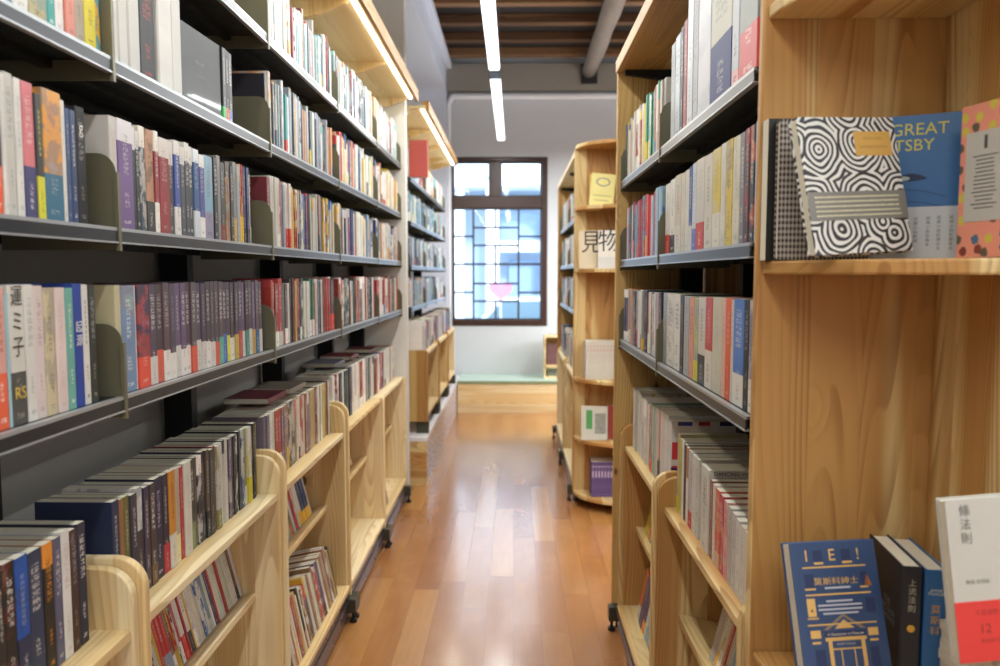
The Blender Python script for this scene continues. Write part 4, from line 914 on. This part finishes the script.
# ---- pattern materials
def swirl_mat():
    m, nt, b = new_mat('black_white_swirl_print'); g = G(nt)
    p = g.n('ShaderNodeTexCoord').outputs['Object']; s = g.sep(p)
    v2 = g.comb(s[0], s[2], 0)
    vo = g.n('ShaderNodeTexVoronoi', voronoi_dimensions='2D'); g.put(vo.inputs['Vector'], v2); vo.inputs['Scale'].default_value = 13.5; vo.inputs['Randomness'].default_value = .85
    warp = g.noise(v2, 22, 1)
    d = g.m('ADD', vo.outputs['Distance'], g.m('MULTIPLY', warp, .3))
    k = g.m('SINE', g.m('MULTIPLY', d, 46))
    c = g.mix(g.step(k, -.25, .25), lin('#24262a'), lin('#d6d6d0'))
    g.put(b.inputs['Base Color'], c); b.inputs['Roughness'].default_value = .4; return m
def gingham_mat():
    m, nt, b = new_mat('brown_gingham_cloth'); g = G(nt)
    s = g.sep(g.n('ShaderNodeTexCoord').outputs['Object'])
    a = g.m('GREATER_THAN', g.m('SINE', g.m('MULTIPLY', s[0], 950)), 0); c = g.m('GREATER_THAN', g.m('SINE', g.m('MULTIPLY', s[2], 620)), 0)
    f = g.m('MULTIPLY', g.m('ADD', a, c), .5)
    g.put(b.inputs['Base Color'], g.mix(f, lin('#b3aea4'), lin('#3c2a28'))); b.inputs['Roughness'].default_value = .9; return m
def motif_mat():
    m, nt, b = new_mat('salmon_floral_print'); g = G(nt)
    s = g.sep(g.n('ShaderNodeTexCoord').outputs['Object']); v2 = g.comb(s[0], s[2], 0)
    vo = g.n('ShaderNodeTexVoronoi', voronoi_dimensions='2D'); g.put(vo.inputs['Vector'], v2); vo.inputs['Scale'].default_value = 38; vo.inputs['Randomness'].default_value = .6
    n = g.noise(v2, 160, 2); d = g.m('ADD', vo.outputs['Distance'], g.m('MULTIPLY', n, .25))
    r = g.sep(vo.outputs['Color'])[0]
    mc = g.ramp(r, [(0, lin('#5a5240')), (.35, lin('#c8b848')), (.6, lin('#4a6a8a')), (.8, lin('#7a3a30'))], 'CONSTANT')
    c = g.mix(g.m('SUBTRACT', 1, g.step(d, .38, .42)), lin('#dc8f78'), mc)
    g.put(b.inputs['Base Color'], c); b.inputs['Roughness'].default_value = .5; return m

Z1 = 1.5245; Z0 = .8015
def lean(o, ux, back):   # ux horizontal direction of the cover, back = lean angle
    ux = Vector(ux).normalized(); n = Vector((-ux.y, ux.x, 0))            # away from the viewer
    return frame(o, ux, Vector((0, 0, math.cos(back))) + n * math.sin(back))
# upper shelf ---- far to near
GR = 'books propped on the curved shelf at eye height'
o = face_book(lean((.4385, 1.350, Z1), (.999, .01, 0), .0), .155, .243, .030, plain('olive_black_cover', '#1f1f1c', .4), 'thin black book with cream page edges, rearmost against the wood panel', GR, hard=False)
o = face_book(lean((.4500, 1.322, Z1), (.999, .02, 0), .01), .155, .237, .020, gingham_mat(), 'brown and white gingham book behind the swirl-patterned notebook', GR)
SW = lean((.466, 1.195, Z1 + .0042), (.955, .30, 0), .19) @ Matrix.Rotation(-3.2 * D2R, 4, 'Y')
o = face_book(SW, .188, .222, .020, swirl_mat(), 'swirl-patterned black and white notebook with a mustard label', GR)
decal(o, .104, .176, .158, .198, plain('mustard_label', '#c39a4c', .6), 'label_patch')
text('THE PATTERN', .006, on_face(.140, .186), o, '#8a6a30'); text('NOTEBOOK EDITION', .0055, on_face(.140, .172), o, '#8a6a30')
decal(o, -.0003, .1885, .054, .100, plain('grey_paper_band', '#77766f', .35), 'paper_band', e=.0009)
rl = MB()
for r_ in range(5):
    x = .012
    while x < .172:
        w_ = R.uniform(.002, .006); rl.box(x, x + w_, -.0012, -.00095, .090 - r_ * .0075, .0925 - r_ * .0075); x += w_ + .0012
rl.build('band_print', ink('#cfc9a8'), o)
# blue book with yellow title
GB = lean((.602, 1.338, Z1), (.90, -.43, 0), .03)
blue = plain('deep_blue_cover', '#2f6296', .35, 0, .05)
o = face_book(GB, .146, .241, .014, blue, 'blue book with a yellow THE GREAT title, leaning behind the notebook', GR, hard=False)
decal(o, -.0002, .1462, 0, .088, plain('white_wrap', '#b9bbbc', .5), 'paper_band', e=.0008)
text('THE', .012, on_face(.020, .212), o, '#c8bf58'); text('GREAT', .028, on_face(.078, .216), o, '#c8bf58'); text('GATSBY', .027, on_face(.052, .190), o, '#c8bf58')
eye = [(.045 + .048 * k / 12, .135 + .009 * math.sin(math.pi * k / 12)) for k in range(13)] + [(.045 + .048 * (12 - k) / 12, .135 - .004 * math.sin(math.pi * (12 - k) / 12)) for k in range(1, 12)]
poly_decal(o, eye, ink('#1a2a48'), 'illustration'); poly_decal(o, [(.058 + .009 * math.cos(a), .136 + .0035 * math.sin(a)) for a in [math.pi * k / 6 for k in range(12)]], ink('#a9b8ae'), 'illustration', e=.0009)
for k, (za, zb) in enumerate(((.118, .104), (.098, .086))):
    pts = [(.06 + .06 * j / 8, za + (zb - za) * j / 8 + .003 * math.sin(j / 8 * 3.1)) for j in range(9)]
    poly_decal(o, pts + [(x, z_ - .0012) for x, z_ in pts[::-1]], ink('#24406a'), 'illustration')
for cx_, n_ in ((.060, 4), (.078, 6), (.096, 7), (.112, 8), (.130, 8)):
    text('\n'.join('經典小說新譯本全'[:n_]), .0065, on_face(cx_, .066 - n_ * .0028, -.0010), o, '#55585c', 'small_lettering')
# salmon book
SB = lean((.703, 1.175, Z1), (.55, -.83, 0), .06)
SB = lean((.6965, 1.225, Z1 + .001), (.20, -.98, 0), .0)
o = face_book(SB, .165, .232, .02, motif_mat(), 'salmon floral book with a pale printed label, last on the curved shelf', GR, hard=False)
decal(o, .012, .088, .055, .190, plain('label_paper', '#b5b3ac', .6), 'label_patch', e=.0008)
rl = MB()
for k in range(14):
    w_ = R.uniform(.03, .06); rl.box(.05 - w_/2, .05 + w_/2, -.0011, -.00085, .152 - k * .006, .1535 - k * .006)
rl.box(.047, .053, -.0011, -.00085, .163, .183); rl.build('label_print', ink('#4a4845'), o)

# lower shelf
GL = 'books propped on the low curved shelf'
navy = plain('navy_cover', '#33496f', .4, 0, .06)
o = face_book(lean((.462, 1.150, Z0 + .0105), (.99, .14, 0), .31) @ Matrix.Rotation(-.3 * D2R, 4, 'Y'), .148, .262, .03, navy, 'navy hardback with golden building facade and Chinese title, on low curved shelf', GL)
gold = '#d9b067'; s_ = .148 / .0988
def FB(px_, py_):   # position on the cover from fractions measured in the photo (width 0..1, height from the top 0..1)
    return .004 + px_ * .140, .262 * (1 - py_)
def rect(mb, x0, x1, y0, y1, e=.0007):
    a, b_ = FB(x0, y1), FB(x1, y0); mb.box(a[0], b_[0], -e, -.0001, a[1], b_[1])
g1 = MB()
rect(g1, .10, .88, .148, .157); rect(g1, .10, .90, .31, .319); rect(g1, .08, .92, .485, .493)
for a, b_ in ((.25, .36), (.60, .72)): rect(g1, a, b_, .122, .135)
for a, b_ in ((.10, .23), (.78, .88)): rect(g1, a, b_, .275, .285)
rect(g1, .10, .20, .335, .44); rect(g1, .09, .22, .447, .455)
for a, b_ in ((.10, .22), (.80, .92)): rect(g1, a, b_, .52, .565); rect(g1, a + .01, b_ - .01, .585, .597)
rect(g1, .27, .77, .565, .585); rect(g1, .30, .345, .585, .80); rect(g1, .70, .745, .585, .80); rect(g1, .345, .70, .628, .636); rect(g1, .44, .452, .636, .80); rect(g1, .60, .612, .636, .80)
g1.build('gold_facade_print', ink(gold), o)
poly_decal(o, [FB(.26, .52), FB(.52, .43), FB(.78, .52), FB(.72, .52), FB(.52, .447), FB(.32, .52)], ink('#8a7a66'), 'pediment_print')
poly_decal(o, [FB(.40, .515), FB(.52, .465), FB(.64, .515)], ink(gold), 'pediment_print')
for a, b_, c_, d_ in ((.25, .36, .05, .12), (.60, .71, .05, .12), (.11, .22, .19, .27), (.80, .88, .19, .27), (.82, .93, .345, .43), (.27, .77, .53, .563), (.13, .25, .63, .75), (.80, .90, .63, .75)):
    dk = MB(); rect(dk, a, b_, c_, d_, .0006); dk.build('window_print', ink('#26345a'), o)
poly_decal(o, [FB(.87, .20), FB(.93, .275), FB(.84, .27)], ink('#b06a34'), 'curtain_print')
text('1', .026, on_face(*FB(.16, .085)), o, gold); text('E', .026, on_face(*FB(.475, .085)), o, gold); text('!', .026, on_face(*FB(.80, .085)), o, gold)
text('莫斯科紳士', .0125, on_face(*FB(.49, .24)), o, gold, wide=1.25)
text('A Gentleman in Moscow', .0062, on_face(*FB(.52, .547), -.0010), o, '#d8d4c8'); text('AMOR TOWLES', .0045, on_face(*FB(.51, .605), -.001), o, '#c8c4b8')
for k, w_ in enumerate((.045, .075, .075, .06)):
    a = FB(.50, .36 + k * .024); MB().box(a[0] - w_/2, a[0] + w_/2, -.0007, -.0001, a[1], a[1] + .0028).build('small_lettering', ink('#b8bcc8'), o)
a = FB(.50, .283); MB().box(a[0] - .022, a[0] + .022, -.0007, -.0001, a[1], a[1] + .003).build('small_lettering', ink('#b8bcc8'), o)
poly_decal(o, [FB(.15 + .012 * math.cos(q_), .405 + .008 * math.sin(q_)) for q_ in [math.pi * k / 5 for k in range(10)]], ink('#2a2a30'), 'bird_print', e=.0010)
decal(o, -.0002, .1482, 0, .262 * .215, plain('red_orange_band', '#cf4a30', .4), 'paper_band', e=.0009)
# two books with spines to the viewer
def spine_book(x, y, z, rot, t, d, h, c1, c3, label, group, hard=True, tilt=0, art=0):
    o = bpy.data.objects.new('book', None); COL.link(o); o.matrix_world = Matrix.Translation((x, y, z)) @ Matrix.Rotation(rot, 4, 'Z') @ Matrix.Rotation(-tilt, 4, 'Y'); o.empty_display_size = .03
    tag(o, label, 'book', group); at = (lin(c1), lin(c1), lin(c1), (R.random(), 0, art, 0))
    m = MB(); cover_mb(m, t, d, h, at, hard); m.build('cover', M_COVER, o); m = MB(); pages_mb(m, t, d, h, hard); m.build('page_block', M_PAGE, o); return o
rz = -math.pi/2 - 7 * D2R
o = spine_book(.6310, 1.188, Z0, rz, .031, .155, .238, '#23262b', '#8a8c90', 'charcoal hardback with silver lettering, spine out beside the navy book', GL)
text('THE\nLINCOLN\nHIGHWAY', .016, Matrix(((1, 0, 0, -.060), (0, 0, -1, -.0161), (0, 1, 0, .145), (0, 0, 0, 1))), o, '#8f9498')
text('上\n流\n法\n則', .0125, on_spine(0, .190, .0006), o, '#a9a592')
poly = [(.006 * math.cos(a),   .137 + .006 * math.sin(a)) for a in [math.pi * k / 6 for k in range(12)]]
MB().prism(poly, .0002, .0008, 'x').build('gold_roundel', ink('#c89a3c'), o)
o = spine_book(.6665, 1.184, Z0, rz, .033, .155, .234, '#2f6aa4', '#dfe4ea', 'blue hardback, spine out, between charcoal book and white book', GL)
text('AMOR\nTOWLES', .0065, on_spine(0, .198, .0006), o, '#e4e8ec'); text('莫\n斯\n科', .0155, on_spine(0, .152, .0006), o, '#c89a5a'); 
# white book with a red band, propped on a pile
CW = plain('white_card_cover', '#b9b7ae', .5, 0, .03)
for k in range(10):
    o = face_book(Matrix.Translation((.6690 + .0015 * (k % 3), 1.030, Z0 + .0158 * (k + 1) - .0002)) @ Matrix.Rotation(-1 * D2R, 4, 'Z') @ Matrix.Rotation(-90 * D2R, 4, 'X'), .080, .15, .0155, plain('pile_cover_%d' % k, ['#c8c4b4', '#b8b4a4', '#d0ccc0', '#c4bfb0'][k % 4], .5), 'pale paperback lying flat, ' + ordinal(10 - k) + ' from the top of the pile under the white book', 'flat pile under the white book', hard=False)
WB = lean((.612, 1.022, Z0 + .1665), (.93, .06, 0), .13) @ Matrix.Rotation(-3.5 * D2R, 4, 'Y')
o = face_book(WB, .136, .222, .022, CW, 'white hardback titled with three brush characters over a red band', GL)
text('條\n法\n則', .017, on_face(.026, .186), o, '#6a6862'); 
decal(o, -.0002, .1362, 0, .082, plain('bright_red_band', '#cf3a34', .4), 'paper_band', e=.0009)
text('12', .018, on_face(.040, .044, -.0011), o, '#8a2a26'); text('RULES FOR LIFE', .0075, on_face(.058, .028, -.0011), o, '#8a2a26', align='CENTER'); text('人生法則 全球暢銷', .0085, on_face(.062, .066, -.0011), o, '#8a2a26')
text('喬登 彼得森', .0065, on_face(.036, .108), o, '#7a7870', 'small_lettering')
# magazine face with DANCING WITH, and the red-white-blue magazine
def mag(y0, y1, x, z, h, d, col, label, grp='magazines facing the aisle end'):
    o = bpy.data.objects.new('magazine', None); COL.link(o); o.matrix_world = Matrix.Translation((x, (y0+y1)/2, z)) @ Matrix.Rotation(math.pi, 4, 'Z'); o.empty_display_size = .03
    tag(o, label, 'magazine', grp); at = (lin(col), lin(col), lin('#4a4846'), (.3, 0, 0, 0)); t = y1 - y0
    m = MB(); cover_mb(m, t, d, h, at, False); m.build('cover', M_COVER, o); m = MB(); pages_mb(m, t, d, h, False); m.build('page_block', M_PAGE, o); return o, t
o, t = mag(1.90, 1.972, .490, .7915, .217, .24, '#d8d6cc', 'thick white magazine with DANCING WITH in black capitals')
Mf = lambda x, z: Matrix(((-1, 0, 0, x), (0, 0, 1, t/2 + .0008), (0, 1, 0, z), (0, 0, 0, 1)))
Mf2 = Mf
text('DANCING WITH', .0140, Mf2(-.066, .207), o, '#3a3936')
text('T\nO\nC\n\nN\nY\nW\nH', .0105, Mf2(-.012, .160), o, '#3a3936')
text('D\nA\nN\nC\nI\nN\nG', .016, on_spine(0, .13, .0008), o, '#5a5955')
o, t = mag(2.368, 2.412, .492, .7915, .25, .235, '#e0dedc', 'magazine with red, white and blue flag cover')
cf = lambda x0, x1, z0, z1, c, nm='flag_print', e=.0006: MB().box(-x0, -x1, t/2 + .0001, t/2 + e, z0, z1).build(nm, ink(c), o)
cf(.02, .065, .237, .25, '#3a3f86'); cf(.085, .12, .237, .25, '#b8303c'); cf(.15, .2, .237, .25, '#2a2e5a')
cf(.003, .06, .13, .185, '#c22f3a'); cf(.003, .045, .08, .11, '#c22f3a')
arc = [(-.0 - .09 * math.cos(a) * .9, .0 + .105 * math.sin(a)) for a in [math.pi/2 * k / 10 for k in range(11)]] + [(-.0 - .075 * math.cos(a) * .9, .09 * math.sin(a)) for a in [math.pi/2 * (10 - k) / 10 for k in range(11)]]
MB().prism(arc, t/2 + .0001, t/2 + .0009, 'y').build('flag_print', ink('#26285a'), o)
# bend of the angled big dark book on the second shelf
o = face_book(lean((-.762, 1.757, bookz(LA)), (.06, 1.0, 0), .0) @ Matrix.Identity(4), .222, .185, .018, plain('shrink_wrapped_black', '#2a2c2c', .42, 0, .25, scale=25, coat=.12), 'wide black shrink-wrapped book standing face out on the second shelf', 'face-out books')
text('STILL LIFE', .010, on_face(.11, .11), o, '#8a8c88'); text('collected works', .007, on_face(.11, .08), o, '#6a6c68')
# far curved shelves
GF = 'items on the distant curved shelves'
def yb(M, w, h, t, c, label): return face_book(M, w, h, t, plain('print_' + c.strip('#'), c, .5, 0, .1, scale=20), label, GF, hard=False)
FZ = (1.9285, 1.5365, .8395, .4515, .0865)
yb(lean((.475, 4.865, FZ[0]), (1, -.04, 0), .05), .14, .20, .02, '#dcb42c', 'bright yellow book standing behind the pale yellow one')
o = yb(lean((.462, 4.80, FZ[0] + .003), (1, -.03, 0), .10) @ Matrix.Rotation(6 * D2R, 4, 'Y'), .15, .20, .02, '#d9cf86', 'pale yellow book with a grey oval emblem, leaning on curved shelf')
ring = [(.075 + .045 * math.cos(a), .148 + .028 * math.sin(a)) for a in [math.pi * k / 10 for k in range(21)]] + [(.075 + .035 * math.cos(a), .148 + .02 * math.sin(a)) for a in [math.pi * (20 - k) / 10 for k in range(21)]]
poly_decal(o, ring, ink('#8a8d82'), 'emblem_print'); decal(o, .02, .13, .06, .066, ink('#a39d6a'), 'small_lettering'); decal(o, .03, .12, .03, .036, ink('#a39d6a'), 'small_lettering')
o = yb(lean((.405, 4.80, FZ[1]), (1, -.05, 0), .04), .165, .235, .012, '#d2c4a8', 'beige card with the first large brush character on the curved shelf'); text('見', .15, on_face(.075, .155), o, '#2f2d2a', wide=.85)
o = yb(lean((.520, 4.76, FZ[1]), (1, -.05, 0), .04), .17, .235, .012, '#d9d5cb', 'pale card with the second large brush character, overlapping its neighbour'); text('物', .145, on_face(.068, .16), o, '#2f2d2a'); decal(o, .0, .17, .0, .07, ink('#c9c9c6'), 'paper_band')
def vols(n, x0, y, z, t, h, c1, c2, c3, word, band=.0, top=0, lz=(), lc='#ffffff', lw=.25):
    for k in range(n):
        o = bpy.data.objects.new('book', None); COL.link(o); o.matrix_world = Matrix.Translation((x0 + (k + .5) * t, y, z)) @ Matrix.Rotation(-math.pi/2, 4, 'Z'); o.empty_display_size = .03
        tag(o, f'{word}, {ordinal(k+1)} of the set on the distant curved shelf', 'book', word + ' set')
        at = (lin(c1), lin(c2), lin(c3), (.21, band, 0, top)); m = MB(); cover_mb(m, t - .0006, .14, h, at, False); m.build('cover', M_COVER, o); m = MB(); pages_mb(m, t - .0006, .14, h, False); m.build('page_block', M_PAGE, o)
        for (za, zb) in lz: MB().box(.0003, .0009, -t*lw, t*lw, za, zb).build('spine_label', ink(lc), o)
vols(9, .452, 4.80, FZ[2], .021, .24, '#dddace', '#d8d4c8', '#b08a80', 'cream volume', lz=((.205, .215), (.178, .190)), lc='#c9a59a')
vols(8, .494, 4.79, FZ[4], .0195, .225, '#6a5590', '#57447c', '#c8b8d8', 'purple volume', lz=((.125, .165), (.19, .20)), lc='#c3b6d6')
o = yb(lean((.428, 4.80, FZ[3]), (1, -.03, 0), .05), .165, .215, .02, '#c9cbc2', 'grey and green picture book on the low curved shelf'); decal(o, .03, .07, .07, .19, ink('#4f9a58'), 'illustration'); decal(o, .085, .155, .04, .17, plain('grey_photo', '#8f948e', .5, 0, .5, scale=60), 'illustration')
yb(lean((.600, 4.83, FZ[3]), (1, -.03, 0), .03), .06, .215, .02, '#9a3a34', 'narrow red book beside the grey and green picture book')
# flat books lying on top of the upright rows
for k, (x, y, zz, c, lb) in enumerate([(-.965, 2.50, 1.0695, '#7b3a44', 'maroon paperback lying flat over the third pine case'), (-.955, 2.72, 1.0695, '#8f8478', 'grey-brown paperback lying flat over the third pine case'), (-.965, 3.45, 1.076, '#6d6a78', 'grey paperback lying flat over the fourth pine case'), (-.96, 3.75, 1.076, '#6a2a34', 'dark red book lying flat over the fourth pine case'), (-.96, 4.3, 1.056, '#5f2a32', 'dark red book lying flat by the white column')]):
    face_book(Matrix.Translation((x, y, zz + .018)) @ Matrix.Rotation(-90 * D2R, 4, 'X'), .15, .2, .018, plain('flat_cover_%d' % k, c, .45), lb, 'flat books on the rows', hard=False)
face_book(Matrix.Translation((-.745, 5.50, bookz(2.16))), .13, .26, .05, plain('brick_red_cover', '#b0483f', .5, 0, .08), 'large brick-red volume jutting out on the shelf just past the column', 'face-out books')

# ================================================================== CAMERA, WORLD, LIGHT
cam = bpy.data.cameras.new('camera'); co = bpy.data.objects.new('camera', cam); COL.link(co); sc.camera = co
cam.sensor_width = 36; cam.lens = 36 * 765 / 1000; cam.clip_start = .02; cam.clip_end = 200
co.location = (0, 0, CAM_H); co.rotation_euler = (math.pi/2 - math.atan(58.7/765), 0, math.atan(14/765))
cam.dof.use_dof = True; cam.dof.focus_distance = 1.9; cam.dof.aperture_fstop = 3.2
wd = bpy.data.worlds.new('daylight'); sc.world = wd; wd.use_nodes = True; bg = wd.node_tree.nodes['Background']
bg.inputs[0].default_value = (.80, .90, 1.0, 1); bg.inputs[1].default_value = 4.2
sl = bpy.data.lights.new('sun', 'SUN'); sl.energy = 4.0; sl.angle = .1; so = bpy.data.objects.new('sun', sl); COL.link(so); so.rotation_euler = (50 * D2R, 0, 12 * D2R)
sc.view_settings.view_transform = 'Standard'; sc.view_settings.look = 'None'; sc.view_settings.exposure = 0; sc.view_settings.gamma = 1
sc.cycles.max_bounces = 7; sc.cycles.diffuse_bounces = 4; sc.cycles.glossy_bounces = 3; sc.cycles.sample_clamp_indirect = 6; sc.cycles.caustics_reflective = False; sc.cycles.caustics_refractive = False
